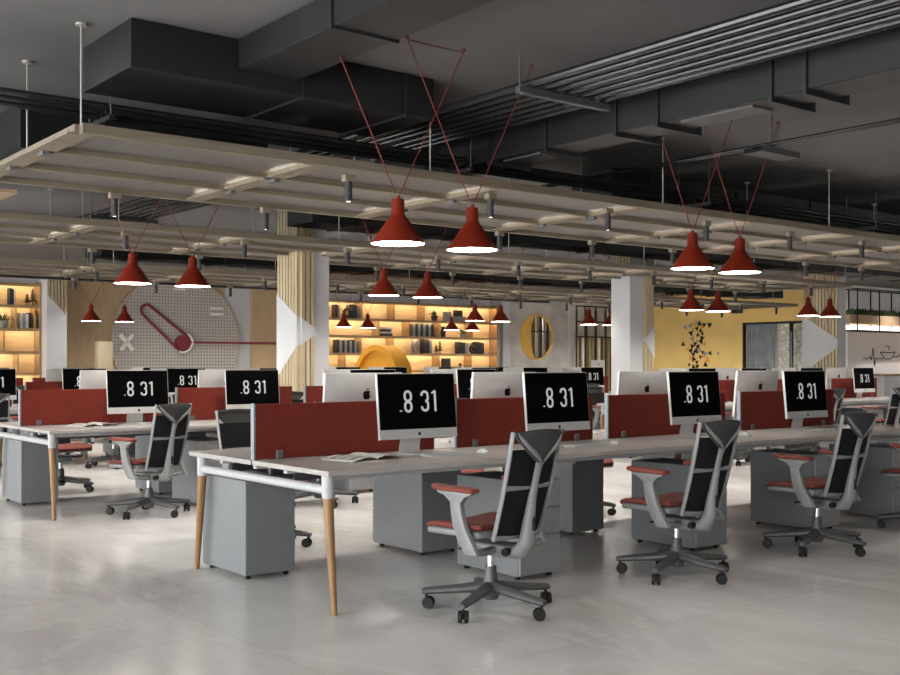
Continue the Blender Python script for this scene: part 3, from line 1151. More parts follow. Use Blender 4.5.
# ================================================================== ceiling rafts
RZ0, RZ1 = 2.72, 2.785
RX0 = 2.36
SEAM = 1.735
RAFT_Y = [6.66, 11.0, 15.65, 20.1]
RAFT_N = [10, 11, 13, 13]
RAFT_X = [RX0, RX0 - 2 * SEAM, RX0 - SEAM, RX0]
rl = ['nearest', 'second', 'farthest']
for r in range(3):
    y0, x0, n = RAFT_Y[r], RAFT_X[r], RAFT_N[r]
    x1 = x0 + n * SEAM
    if r == 3:
        x1 = min(x1, 25.7)
        n = int((x1 - x0) / SEAM)
        x1 = x0 + n * SEAM
    ra = thing('ceiling_raft', 'long suspended pale oak ceiling raft with perforated infill, %s of three rows' % rl[r], 'ceiling raft', (x0, y0, RZ0), group='suspended oak rafts over the aisles')
    LX = x1 - x0
    h = RZ1 - RZ0
    for k in range(4):
        MB().box(0, LX, k * .715 - .03, k * .715 + .03, 0, h).build('beam', 'raft', ra, smooth=False)
    for i in range(n + 1):
        xb = i * SEAM
        MB().box(xb - .03, xb + .03, .03, 2.145 - .03, .006, h - .002).box(xb - .075, xb + .075, .03, 2.115, 0, .006).box(xb - .075, xb - .07, .03, 2.115, .006, .017).box(xb + .07, xb + .075, .03, 2.115, .006, .017).build('cross_beam', 'raft', ra, smooth=False)
        if 0 < i < n:
            for s in (-1, 1):
                pass
    for i in range(n):
        MB().box(i * SEAM + .045, (i + 1) * SEAM - .045, .03, 2.115, .042, .048).build('infill_sheet', 'raft_mesh', ra, smooth=False)
    for i in range(1, n):
        for sd in (-1, 1):
            xx = i * SEAM + sd * .045
            MB().box(xx - .009, xx + .009, .15, 2.0, .0065, .0125).build('light_strip', 'led_white', ra, smooth=False)
    for i in range(n):
        for k in range(1, 3):
            MB().box(i * SEAM - .02, i * SEAM + .02, k * .715 - .05, k * .715 + .05, -.026, 0.).build('connector_plate', 'clip', ra, smooth=False)
    j = 0
    xx = 0.
    while xx < LX:
        for k in range(3):
            hr = MB().cyl((xx, k * 1.06 if k < 2 else 2.145, h - .01), (xx, k * 1.06 if k < 2 else 2.145, CEIL - RZ0), .006, seg=8)
            hr.lathe([(0, -.015), (.035, -.015), (.035, 0), (0, 0)], 16, (xx, k * 1.06 if k < 2 else 2.145, CEIL - RZ0))
            hr.build('hanger_rod', 'rod', ra)
        xx += 2.7

# small cylindrical downlights under the rafts
dl = thing('downlight', '', 'light', group='grey cylinder downlights under the rafts')
MB().box(-.045, .045, -.03, .03, -.05, 0, .004, 1).build('mount', 'raft', dl)
MB().lathe([(0, -.05), (.028, -.05), (.028, -.20), (.022, -.20), (.022, -.192), (0, -.192)], 20).build('body', 'fitting', dl)
MB().lathe([(0, -.1925), (.0215, -.1925), (.0215, -.1955), (0, -.1955)], 20).build('lens', 'down_glow', dl)
sl = bpy.data.lights.new('downlight_spot', 'SPOT')
sl.energy = SPOT
sl.color = (1., .94, .86)
sl.spot_size = R(120)
sl.spot_blend = .9
sl.shadow_soft_size = .03
so = bpy.data.objects.new('downlight_spot', sl)
COL.objects.link(so)
so.parent = dl
so.location = (0, 0, -.215)
P_dl = Proto(dl)
for r in range(3):
    for e, (oy, ox) in enumerate(((.21, 1.69), (2.145 - .05, 2.02))):
        for i in range(-1, 14):
            x = RX0 + ox + .40 + i * 1.40
            if x < RAFT_X[r] + .2 or x > RAFT_X[r] + RAFT_N[r] * SEAM - .2 or x > 25 or (r, e, i) == (0, 0, -1):
                continue
            kk = 'dl%d%d' % (r, e) + '%d'
            seen = [j for j in range(-1, 14) if kk % j not in UNSEEN_DL and RAFT_X[r] + .2 <= RX0 + ox + .40 + j * 1.40 and (r, e, j) != (0, 0, -1)]
            P_dl.put(kk % i, (x, RAFT_Y[r] + oy, RZ0), 0,
                     'grey cylinder downlight, %s from left under the %s edge of the %s raft' % (ORD[seen.index(i)], ('near', 'far')[e], rl[r]) if i in seen else
                     'grey cylinder downlight under the %s edge of the %s raft, hidden or beyond the picture' % (('near', 'far')[e], rl[r]), 'grey cylinder downlights under the rafts')

for k, (x, y, lab) in enumerate(((21.6, 25.1, 'left of two in the room behind the round opening'), (23.2, 25.1, 'right of two in the room behind the round opening'),
                                 (27.1, 18.6, 'inside the yellow wall doorway'))):
    P_dl.put('dlx%d' % k, (x, y, CEIL), 0, 'added grey cylinder downlight, ' + lab)  # lamps added to brighten the rooms behind the two openings

k = 0
for i in range(9):  # ceiling lamps added to wash the back wall with light
    k += 1
    P_dl.put('dlw%d' % k, (8.2 + i * 1.9, 22.3, CEIL), 0, 'added grey cylinder downlight on the ceiling along the back wall, %s from left' % ORD[i])
for i in range(4):  # added lamps that brighten the yellow wall
    P_dl.put('dly%d' % i, (24.4, 17.2 + 1.7 * i, CEIL), 0, 'added grey cylinder downlight on the ceiling along the yellow wall, %s from the cafe end' % ORD[i])
for i in range(3):  # extra lamps, added because the cafe wall came out too dark
    P_dl.put('dlc%d' % i, (27.4 + 1.6 * i, 15.1, CEIL), 0, 'added grey cylinder downlight on the ceiling above the cafe counter, %s from left' % ORD[i])
for i in range(4):  # out-of-frame lamps added to lift the foreground floor and chairs
    P_dl.put('dlf%d' % i, (4.2 + 2. * i, 2.3, CEIL), 0, 'added ceiling downlight over the open floor before the nearest bench, %s from left' % ORD[i])
t = thing('cable_duct', 'long black cable duct hung across the hall behind the farthest raft', 'cable duct', (0, 18.5, 2.73))
MB().box(-2.5, 17.5, -.08, .08, 0, .10, .004, 1).build('channel', 'black_metal', t, smooth=False)
for xx in (-2., 3., 8., 13., 17.):
    MB().cyl((xx, 0, .09), (xx, 0, CEIL - 2.73), .005, seg=6).build('hanger_rod', 'galv', t)

# ================================================================== ducts and pipes
du = thing('ventilation_duct', 'dark square duct running towards the camera above the desks', 'duct')
MB().box(3.26, 3.70, -4.9, 6.335, 3.20, CEIL - .005, .004, 1).build('duct_run', 'duct', du)
for k in range(6):
    y = 5.2 - k * 1.1
    MB().box(3.245, 3.715, y - .012, y + .012, 3.185, CEIL - .005).build('flange', 'duct_lip', du, smooth=False)
du = thing('ventilation_duct', 'dark ceiling duct with cut end crossing above the nearest raft', 'duct')
MB().prism([(2.55, 6.34), (4.85, 6.34), (4.85, 7.15), (2.55, 7.15)], 3.10, CEIL - .004, 'z', bev=.004).build('duct_run', 'duct', du)
for x in (3.75, 4.6):
    MB().box(x - .012, x + .012, 6.325, 7.165, 3.085, CEIL - .005).build('flange', 'duct_lip', du, smooth=False)
# duct with collars beyond the pipe bundle
du = thing('ventilation_duct', 'dark duct with square collars beside the pipe bundle', 'duct')
MB().box(5.95, 6.30, -4.9, 10.6, 3.02, 3.36, .004, 1).build('duct_run', 'duct', du)
for k, y in enumerate((7.9, 7.0, 6.3, 5.55, 5.15, 4.2, 3.95, 3.0, 2.7, 1.6)):
    MB().box(5.93, 6.42, y - .012, y + .012, 2.985, 3.385).build('collar', 'duct_lip', du, smooth=False)
for y0, y1 in ((4.4, 5.0), (6.45, 6.9)):
    MB().box(6.02, 6.24, y0, y1, 3.005, 3.02).build('grille', 'galv', du, smooth=False)
for k, y in enumerate((5.8, 3.3, 8.4)):
    MB().cyl((5.98, y, 3.36), (5.98, y, CEIL), .006, seg=6).cyl((6.27, y, 3.36), (6.27, y, CEIL), .006, seg=6).build('hanger_rod', 'galv', du)
# ducts across the hall over the rafts
for k, (x0, x1, y0, y1, z0, lab) in enumerate(((6.8, 25.5, 12.0, 12.15, 3.02, 0), (2.0, 6.4, 8.0, 8.7, 3.0, 1), (8.4, 25, 7.9, 8.5, 3.04, 2), (6.2, 24, 16.6, 17.3, 3.0, 3))):
    if k == 0:
        y0, y1 = 11.3, 11.9
    lab = ['dark duct hung across the hall above the second raft', 'short dark duct above the near corner of the nearest raft', 'long dark duct above the far edge of the nearest raft',
           'dark duct crossing above the farthest raft'][k]
    if k == 1:
        x0, x1, y0, y1 = 2.62, 4.8, 8.75, 9.35
        lab = 'dark duct end showing beyond the nearest raft corner'
    du = thing('ventilation_duct', lab, 'duct')
    MB().box(x0, x1, y0, y1, z0, 3.36, .004, 1).build('duct_run', 'duct', du)
    x = x0 + .6
    while x < x1:
        MB().box(x - .012, x + .012, y0 - .018, y1 + .018, z0 - .018, 3.375).build('flange', 'duct_lip', du, smooth=False)
        x += 1.5
    for xx in (x0 + .3, (x0 + x1) / 2 + .1, x1 - .3):
        MB().cyl((xx, y0 + .05, 3.35), (xx, y0 + .05, CEIL), .006, seg=6).cyl((xx, y1 - .05, 3.35), (xx, y1 - .05, CEIL), .006, seg=6).build('hanger_rod', 'galv', du)

# pipes along the front of the rafts
for k in range(5):
    y, z = 7.24 + k * .075, 3.01 + (.045 if k in (0, 4) else 0) + .02 * (k % 2)
    o = MB().cyl((-3.5, y, z), (25, y, z), .022 - .003 * (k % 2), seg=10).build('conduit_pipe', 'pipe')
    tag(o, 'dark pipe running along above the nearest raft, %s of five from the near side' % ORD[k], 'pipe', 'pipes along the nearest raft')
for k, x in enumerate((-.5, 2.75, 5.9, 9.1, 12.3, 15.5)):
    t = thing('pipe_hanger', 'dark strut carrying the pipes above the nearest raft, %s from left' % ORD[k], 'bracket', (x, 7.39, 2.955), group='struts under the long pipes')
    MB().box(-.02, .02, -.22, .22, 0, .032).build('strut', 'black_metal', t, smooth=False)
    for s in (-1, 1):
        MB().cyl((0, s * .2, .03), (0, s * .2, CEIL - 2.955), .005, seg=6).build('hanger_rod', 'galv', t)
    cl = MB()
    for q in range(5):
        yy, zz = -.15 + q * .075, .055 + (.045 if q in (0, 4) else 0) + .02 * (q % 2)
        cl.tube([(0, yy + .026 * math.cos(R(a)), zz + .026 * math.sin(R(a))) for a in range(0, 181, 30)], .004, 6)
    cl.build('pipe_clamps', 'galv', t)
# pipe bundle running away from the camera
for k in range(7):
    x = 4.95 + k * .118
    z = 3.165
    rr_ = (.026, .02, .02, .026, .02, .02, .028)[k]
    o = MB().cyl((x, -4.9, z + rr_), (x, 16, z + rr_), rr_, seg=10).build('conduit_pipe', 'pipe')
    tag(o, 'dark glossy pipe in the bundle above the desks, %s of seven from left' % ORD[k], 'pipe', 'pipe bundle over the desks')
for k, y in enumerate((1.6, 5.43, 9.6, 13.4)):
    t = thing('pipe_hanger', 'grey channel strut carrying the seven-pipe bundle, %s from the camera' % ORD[k], 'bracket', (5.30, y, 3.165), group='struts under the pipe bundle')
    MB().box(-.44, .44, -.025, .025, -.045, 0, .003, 1).build('strut', 'galv', t)
    for s in (-1, 1):
        MB().cyl((s * .42, 0, -.03), (s * .42, 0, CEIL - 3.165), .005, seg=6).build('hanger_rod', 'galv', t)
# thin conduit pair and tray farther right
for k in range(2):
    x = 7.55 + k * .07
    o = MB().cyl((x, -4.9, 3.105), (x, 14, 3.105), .012, seg=8).build('conduit_pipe', 'pipe')
    tag(o, 'thin dark conduit right of the collared duct, %s of the pair' % ('left one' if k == 0 else 'right one'), 'pipe', 'thin conduits')
t = thing('cable_tray', 'short grey cable tray bracket on the thin conduit pair', 'cable tray', (7.75, 5.47, 3.0925))
MB().box(-.26, .26, -.09, .09, -.05, -.046).box(-.26, .26, -.094, -.09, -.05, 0).box(-.26, .26, .09, .094, -.05, 0).build('tray', 'galv', t, smooth=False)
MB().cyl((0, 0, -.046), (0, 0, CEIL - 3.0925), .005, seg=6).build('hanger_rod', 'galv', t)
o = MB().box(.9, 2.66, 8.95, 10.6, 2.665, 2.695).cyl((1.1, 9.8, 2.69), (1.1, 9.8, CEIL), .006, seg=6).cyl((2.4, 9.8, 2.69), (2.4, 9.8, CEIL), .006, seg=6).build('ceiling_board', 'brown_board', smooth=False)
tag(o, 'brown wooden board hung below the ceiling beyond the nearest raft corner', 'board')

# ================================================================== clock wall
ck = thing('wall_clock', 'huge round perforated wall clock with crimson hands', 'clock', (10.75, YB - .01, 1.82))
seg = 96
face = MB()
face.prism([(1.58 * math.cos(2 * PI * k / seg), 1.58 * math.sin(2 * PI * k / seg)) for k in range(seg)], -.06, 0, 'y')
face.build('face', 'pegboard', ck, smooth=False)
MB().tube([(1.585 * math.cos(2 * PI * k / seg), -.035, 1.585 * math.sin(2 * PI * k / seg)) for k in range(seg)], [(.03, .018)] * seg, 8, closed=True, flat=(0, 1, 0)).build('rim', 'oak', ck)
hx, hz = .10, 0.0
MB().cyl((hx, -.16, hz), (hx, -.06, hz), .17, seg=32).build('hub', 'magenta', ck)
MB().tube([(hx + .235 * math.cos(R(a)), -.13, hz + .235 * math.sin(R(a))) for a in list(range(-110, 61, 10))], [(.05, .022)] * 18, 8, flat=(0, 1, 0)).build('hub_ring', 'white_sign', ck)
ex, ez = -.78, .72
d = Vector((ex - hx, 0, ez - hz)).normalized()
nrm = Vector((-d.z, 0, d.x))
A = Vector((hx, -.10, hz))
B = Vector((ex, -.10, ez))
pts = []
for k in range(9):
    a = PI * k / 8
    pts.append(B + nrm * (.13 * math.cos(a)) + d * (.13 * math.sin(a)))
for k in range(9):
    a = PI * k / 8
    pts.append(A - nrm * (.19 * math.cos(a)) - d * (.19 * math.sin(a)))
MB().tube(pts, .03, 8, closed=True).build('loop_hand', 'magenta', ck)
MB().cyl((hx + .1, -.14, 0), (3.1, -.14, 0.0), .028, seg=8).build('long_hand', 'magenta', ck)
xs = MB()
for s in (-1, 1):
    xs.box(-.24, .24, -.11, -.06, -.055, .055, .03, 3, Matrix.Translation((-1.24, 0, -.02)) @ Matrix.Rotation(R(s * 50), 4, 'Y'))
xs.build('multiply_sign', 'white_sign', ck)
MB().box(.82, 1.17, -.10, -.06, .66, .715, .01, 2).box(.82, 1.17, -.10, -.06, .80, .855, .01, 2).build('equals_sign', 'white_sign', ck)
MB().prism([(-.12, 1.22), (.20, 1.22), (.04, 1.42)], -.10, -.06, 'y').build('triangle_sign', 'white_sign', ck)
o = MB().box(8.62, 8.92, 23.2, 23.5, 0, 1.80, .006, 2).build('plinth', 'oak_light')
tag(o, 'tall square oak plinth standing left of the round clock', 'plinth')

# ================================================================== glowing shelf units


def shelf_unit(name, label, x0, x1, levels, dividers, led_levels):
    t = thing(name, label, 'shelves', (0, 0, 0))
    yf, yb = YB - .36, YB - .012
    MB().box(x0, x1, yb - .012, yb, .0, levels[-1] + .03).build('back_panel', 'shelf_back', t, smooth=False)
    for z in levels:
        s = MB().box(x0, x1, yf, yb - .012, z - .03, z, .003, 1).box(x0, x1, yf, yf + .016, z - .066, z - .029).build('shelf', 'shelf_wood', t)
    for x in (x0, x1):
        MB().box(x - .02, x + .02, yf - .005, yb - .012, 0, levels[-1] + .03).build('side_panel', 'shelf_wood', t, smooth=False)
    for lv, xs_ in dividers.items():
        for x in xs_:
            MB().box(x - .015, x + .015, yf + .01, yb - .012, levels[lv], levels[lv + 1] - .03).build('divider_board', 'shelf_wood', t, smooth=False)
    for z in led_levels:
        MB().box(x0 + .03, x1 - .03, yf + .017, yf + .025, z - .060, z - .031).build('light_strip', 'led_warm', t, smooth=False)
    MB().box(x0, x1, yf, yb - .012, 0, .08).build('kick_board', 'shelf_wood', t, smooth=False)
    return t


YS = YB - .2
LV = [.70, 1.15, 1.60, 2.055, 2.50, 2.955]
dv = {4: [at(p, YS) for p in (359, 391, 421)], 3: [at(p, YS) for p in (376, 406, 437, 469)], 2: [at(p, YS) for p in (358, 390)],
      1: [at(p, YS) for p in (342, 436, 468)], 0: [at(p, YS) for p in (360, 400, 450)]}
shelf_unit('lit_shelving', 'long warmly lit wooden wall shelving behind the orange booth', 14.25, 20.38, LV, dv, LV[1:])
LV2 = [.68, 1.13, 1.58, 2.07, 2.56, 3.02]
dv2 = {3: [at(14, YS), at(33, YS)], 4: [at(-14, YS)], 1: [at(16, YS)], 2: [at(2, YS)]}
shelf_unit('lit_shelving', 'warmly lit wooden wall shelving left of the clock wall', 4.6, 7.50, LV2, dv2, LV2[1:])


def book_block(px0, px1, z, h, mats, lab, cat='book', group=None, lvl=None, depth=.2, name='book', n=None):
    """upright books between two image columns; one thing each"""
    x0, x1 = at(px0, YS), at(px1, YS)
    n = n or max(1, round((x1 - x0) / .055))
    w = (x1 - x0) / n
    for k in range(n):
        hh = h * (1 - .08 * ((k * 7) % 3) / 2)
        t = MB()
        t.box(x0 + k * w + .001, x0 + (k + 1) * w - .001, YS - .10, YS - .10 + depth, z, z + hh, .003, 1)
        o = t.build(name, mats[k % len(mats)])
        l = lab if n == 1 else '%s, %s from left' % (lab, ORD[k])
        tag(o, l, cat, group)


book_block(333.5, 337.5, LV[4], .34, ['book_dark', 'book_grey'], 'dark upright book at the column end of the top shelf', group='books at the column end of the top shelf', n=2)
book_block(350.5, 357.5, LV[4], .36, ['book_dark', 'book_dark', 'book_grey'], 'black upright book on the top shelf by the ring ornament', group='books by the ring ornament', n=3)
book_block(410.5, 431.5, LV[3], .36, ['book_grey', 'book_dark'], 'grey binder in the middle cubby above the booth', 'binder', 'binders in the middle cubby', name='ring_binder', n=8)
book_block(335, 355, LV[2], .34, ['book_dark', 'book_grey'], 'dark binder in the cubby beside the oak column', 'binder', 'binders beside the column', name='ring_binder', n=8)
book_block(422, 430, LV[2], .40, ['book_dark', 'book_dark', 'book_grey'], 'tall black book beside the grey vase', group='books beside the grey vase', n=3)
book_block(457, 466, LV[2], .33, ['book_dark', 'book_dark', 'book_grey'], 'dark book left of the black ring vase', group='books left of the ring vase', n=3)
book_block(474.5, 482, LV[2], .34, ['book_dark'], 'black book right of the black ring vase', group='books right of the ring vase', n=3)
for k in range(4):
    x0, x1 = at(379, YS), at(390.5, YS)
    o = MB().box(x0 + .01 * (k % 2), x1 - .02 * (k % 3), YS - .1, YS + .1, LV[3] + .06 * k, LV[3] + .06 * (k + 1) - .002, .003, 1).build('book', ('book_dark', 'book_pale')[k % 2])
    tag(o, '%s book lying flat, %s from bottom of the only flat stack' % (('black', 'pale')[k % 2], ORD[k]), 'book', 'flat stacked books')
book_block(8.5, 14.5, LV2[4], .35, ['book_dark', 'book_dark', 'book_pale'], 'book on the upper left shelf beside the tree ornaments', group='books on the upper left shelf', n=3)
book_block(18.5, 30, LV2[3], .33, ['book_pale', 'book_grey', 'book_pale', 'book_dark'], 'pale book on the left shelf beside the potted plant', group='books by the plant', n=4)


def ring_vase(px, z, r, lab):
    x = at(px, YS)
    t = MB()
    t.tube([(x + r * math.cos(2 * PI * k / 20), YS - .05, z + r + .035 + r * math.sin(2 * PI * k / 20)) for k in range(20)], [(.035, .035)] * 20, 10, closed=True)
    t.lathe([(0, 0), (.05, 0), (.045, .02), (0, .02)], 12, (x, YS - .05, z))
    t.lathe([(.022, 0), (.018, .05), (.026, .07), (0, .07)], 12, (x, YS - .05, z + 2 * r + .06))
    tag(t.build('ring_vase', 'book_dark'), lab, 'vase')


ring_vase(346.2, LV[4], .10, 'black ring vase on the top shelf by the oak column')
ring_vase(471.5, LV[2], .085, 'black ring vase between black books on the third shelf')


def tree_orn(px, z, h, lab):
    x = at(px, YS)
    t = MB()
    t.lathe([(0, 0), (.06, 0), (.06, .015), (.012, .02), (.01, h * .2)] + [q for k in range(4) for q in ((.085 * (1 - k * .2), h * (.22 + k * .18)), (.02, h * (.38 + k * .18)))] + [(0, h)], 12, (x, YS - .05, z))
    tag(t.build('tree_ornament', 'bronze'), lab, 'ornament', 'bronze tree ornaments')


tree_orn(435.2, LV[2], .24, 'small bronze tree ornament beside the tall black books')
tree_orn(438.8, LV[2], .36, 'taller bronze tree ornament beside the tall black books')
tree_orn(26.5, LV2[4], .25, 'small bronze tree ornament on the left shelving')
tree_orn(32, LV2[4], .37, 'taller bronze tree ornament on the left shelving')
x = at(414, YS)
o = MB().lathe([(0, 0), (.06, 0), (.10, .12), (.11, .22), (.085, .33), (.05, .38), (.055, .41), (0, .41)], 20, (x, YS - .05, LV[2])).build('vase', 'soil')
tag(o, 'tall grey vase on the third shelf right of the booth', 'vase')
x = at(442, YS)
o = MB().lathe([(0, 0), (.06, 0), (.075, .15), (.05, .25), (.06, .29), (0, .29)], 16, (x, YS - .05, LV[3])).build('vase', 'book_dark')
tag(o, 'dark vase in the second row right of the binders', 'vase')


def leafy(px, z, lab, s=1., name='potted_plant', pot='soil'):
    x = at(px, YS)
    t = thing(name, lab, 'plant', (x, YS - .06, z))
    MB().lathe([(0, 0), (.06 * s, 0), (.085 * s, .11 * s), (.075 * s, .11 * s), (0, .09 * s)], 16).build('pot', pot, t)
    lf = MB()
    q = random.Random(px)
    for k in range(26):
        a, el, ln = q.uniform(0, 2 * PI), q.uniform(.15, 1.2), q.uniform(.12, .22) * s
        d_ = Vector((math.cos(a) * math.cos(el), math.sin(a) * math.cos(el) * .7, math.sin(el)))
        b0 = Vector((0, 0, .1 * s))
        lf.tube([b0, b0 + d_ * ln * .5, b0 + d_ * ln + Vector((0, 0, -.03 * s))], [(.006, .003), (.028 * s, .004), (.004, .002)], 6)
    lf.build('leaves', 'plant', t)


leafy(433, LV[4], 'dark bushy plant in a low pot on the top shelf', 1.2, pot='book_dark')
leafy(461.5, LV[3], 'small plant in a bowl in the second shelf row', 1.0)
leafy(1.5, LV2[3], 'green plant in a grey pot on the left shelving', 1.4)
for (a, b_, z, h, lab, m_) in ((443, 448.5, LV[4], .26, 'dark grey box right of the bushy plant on the top shelf', 'book_grey'), (453.5, 460, LV[4] + .14, .17, 'black box on top of the low grey box', 'book_dark'),
                               (453.5, 463.5, LV[4], .138, 'low grey box at the end of the top shelf', 'book_grey'), (441.5, 448, LV[1], .32, 'dark framed tablet standing on the lowest visible shelf', 'book_dark')):
    o = MB().box(at(a, YS), at(b_, YS), YS - .12, YS + .02, z, z + h, .006, 2).build('storage_box' if 'box' in lab else 'tablet', m_)
    tag(o, lab, 'box' if 'box' in lab else 'tablet')
for k in range(2):
    o = MB().lathe([(0, 0), (.03, .01), (.045, .045), (.03, .085), (0, .095)], 14, (at(459, YS), YS - .05, LV[1] + .095 * k)).build('round_ornament', 'bronze')
    tag(o, '%s of two stacked dark ball ornaments on the lowest visible shelf' % ('lower', 'upper')[k], 'ornament')

# orange round booth: thick upholstered disc standing on the floor
bo = thing('round_booth', 'large round orange booth seat in front of the lit shelving', 'booth', (15.12, 22.15, 0))
rb = 1.0
sg_ = 64
ring = MB()
pts = []
Cz = .78
outer = [(rb * math.cos(2 * PI * k / sg_), Cz + rb * math.sin(2 * PI * k / sg_)) for k in range(sg_)]
outer = [(a, max(b, 0)) for a, b in outer]
inn = [(.86 * a, Cz + (b - Cz) * .86 if b > 0 else .1) for a, b in outer]
bm = ring.bm
vo0 = [bm.verts.new((0, a, b)) for a, b in outer]
vo1 = [bm.verts.new((.45, a, b)) for a, b in outer]
vi0 = [bm.verts.new((0, a, b)) for a, b in inn]
vi1 = [bm.verts.new((.12, a, b)) for a, b in inn]
for i in range(sg_):
    j = (i + 1) % sg_
    for A_, B_ in ((vo0, vo1), (vi0, vo0), (vi1, vi0)):
        bm.faces.new((A_[i], A_[j], B_[j], B_[i]))
bm.faces.new(vi1)
bm.faces.new(vo1)
ring.build('shell', 'orange', bo, ang=30)
MB().box(-.35, .11, -.6, .6, .02, .42, .05, 3).build('seat_cushion', 'orange', bo)

# golden round opening with thin black bars behind
rv = thing('round_opening_frame', 'golden crescent plate and ring lining the round opening in the concrete wall', 'frame', (XC, YB, ZC))
r_ = MB()
n = 64
vs = []
for (rx, rz, ox), yy in (((RC - .004, RC - .004, 0), -.03), ((RC - .004, RC - .004, 0), .06), ((RC - .03, RC - .03, 0), .06), ((RC - .03, RC - .03, 0), -.03)):
    vs.append([r_.bm.verts.new((ox + rx * math.cos(2 * PI * k / n), yy, rz * math.sin(2 * PI * k / n))) for k in range(n)])
for q in range(4):
    A_, B_ = vs[q], vs[(q + 1) % 4]
    for i in range(n):
        j = (i + 1) % n
        r_.bm.faces.new((A_[i], A_[j], B_[j], B_[i]))
r_.build('ring', 'gold', rv)
cr = MB()
ro = RC - .032
pts = [(ro * math.cos(R(a)), ro * math.sin(R(a))) for a in range(90, 271, 6)] + [(-.46 * math.cos(R(a)) * .5 - 0.0, ro * math.sin(R(a))) for a in range(-84, 85, 6)]
cr.prism(pts, .0, .02, 'y')
cr.build('crescent_plate', 'gold', rv, smooth=False)

sc_bars = [(-.46, 'slat_pale'), (-.32, 'slat_dark'), (-.17, 'slat_gold'), (-.02, 'slat_pale'), (.13, 'slat_dark'), (.27, 'slat_pale'), (.42, 'slat_dark')]
for k, (ox, m_) in enumerate(sc_bars):
    o = MB().box(XC + .80 + ox - .035, XC + .80 + ox + .035, YB + .8, YB + .88, 0, CEIL).build('timber_slat', m_, smooth=False)
    tag(o, '%s upright slat seen through the round opening, %s from left' % ({'slat_pale': 'pale', 'slat_dark': 'dark', 'slat_gold': 'olive'}[m_], ORD[k]), 'slat', 'slats behind the round opening')
o = MB().box(XC + .3, XC + 1.4, YB + .70, YB + .73, 2.30, 2.33).box(XC + .3, XC + .33, YB + .70, YB + .73, 0, 2.33).box(XC + 1.1, XC + 1.13, YB + .70, YB + .73, 0, 2.9).build('bar_frame', 'black_metal', smooth=False)
tag(o, 'thin black metal frame seen through the round opening', 'frame')

# slat screen left of the white column
ssx0, ssx1 = at(576, YB - .25), at(616, YB - .25)
ss = thing('slat_screen', 'tall black framed screen of mixed timber slats left of the white column', 'screen', (0, 0, 0))
yf = YB - .25
f_ = MB()
for x in (ssx0, ssx0 + .38, ssx0 + .85, ssx0 + 1.3, ssx1):
    f_.box(x - .015, x + .015, yf - .03, yf, 0, 3.1)
for z in (3.09, 2.62, 2.15):
    f_.box(ssx0, ssx1, yf - .03, yf, z - .02, z + .02)
f_.build('frame', 'black_metal', ss, smooth=False)
nn = 13
for k in range(nn):
    x = ssx0 + .06 + (ssx1 - ssx0 - .12) * k / (nn - 1)
    MB().box(x - .035, x + .035, yf + .005, yf + .05, 0, 2.13 + (.0 if k % 3 else .85)).build('slat', ['slat_gold', 'slat_dark', 'slat_pale', 'slat_dark', 'slat_gold'][k % 5], ss, smooth=False)

# yellow wall: triangle mural, small speaker, glazed doorway
tri = thing('triangle_mural', 'cluster of black grey and orange triangles on the yellow wall', 'wall art', (XR, 21.0, 1.88))
q = random.Random(3)
cells = []
for k in range(42):
    for _ in range(30):
        u, v = q.gauss(0, .22), q.uniform(-.68, .68)
        if all((u - a) ** 2 + (v - b) ** 2 > .085 ** 2 for a, b in cells):
            break
    cells.append((u, v))
    s = q.uniform(.06, .105) * (1.25 if k % 9 == 0 else 1)
    a0 = q.uniform(0, 2 * PI)
    p = [(u + s * math.cos(a0 + j * 2.1), v + s * math.sin(a0 + j * 2.1)) for j in range(3)]
    MB().prism(p, -.02, -.002, 'x').build('triangle', ['tri_black', 'tri_black', 'tri_grey', 'tri_black', 'tri_orange'][k % 5], tri, smooth=False)
sp = thing('wall_speaker', 'small grey wall speaker above the yellow wall doorway', 'speaker', (XR, 19.45, 2.86))
MB().box(-.20, -.03, -.14, .14, -.09, .09, .01, 2).build('case', 'fitting', sp)
MB().box(-.03, 0, -.05, .05, -.04, .04).build('wall_bracket', 'black_metal', sp, smooth=False)
MB().cyl((-.205, 0, 0), (-.20, 0, 0), .06, seg=18).build('cone', 'ch_black', sp)
dr = struct(MB().box(XR + .02, XR + .14, YD0, YD0 + .035, 0, ZD).box(XR + .02, XR + .14, YD1 - .03, YD1, 0, ZD).box(XR + .02, XR + .14, YD0, YD1, ZD - .06, ZD).box(XR + .02, XR + .14, 17.75, 17.80, 0, ZD - .06).build('door_1', 'black_metal', smooth=False))
MB().box(XR + .075, XR + .085, YD0 + .06, 17.75, 0, ZD - .06).build('pane', 'glass', dr, smooth=False)
MB().box(XR - .03, XR + .01, 17.70, 17.73, .9, 2.2).build('door_handle', 'alu', dr, smooth=False)
cu = MB()
nf = 40
cu.grid(lambda u, v: Vector((XR + .22 + .03 * math.sin(u * nf * .9), 18.40 + .93 * u, 2.44 * v)), 120, 1, .006)
tag(cu.build('curtain', 'curtain'), 'blue grey pleated curtain in the yellow wall doorway', 'curtain')
mo = thing('mosaic_panel', 'pale stone mosaic partition standing inside the yellow wall doorway', 'partition', (XR + .36, 17.0, 0))
MB().box(0, .1, .1, 1.42, 0, 2.6).build('panel', 'mosaic', mo, smooth=False)

# cafe wall: black grid shelf, planter, lit fascia, cup line drawing
YC = 16.0


def xc(px):
    return at(px, YC - .2)


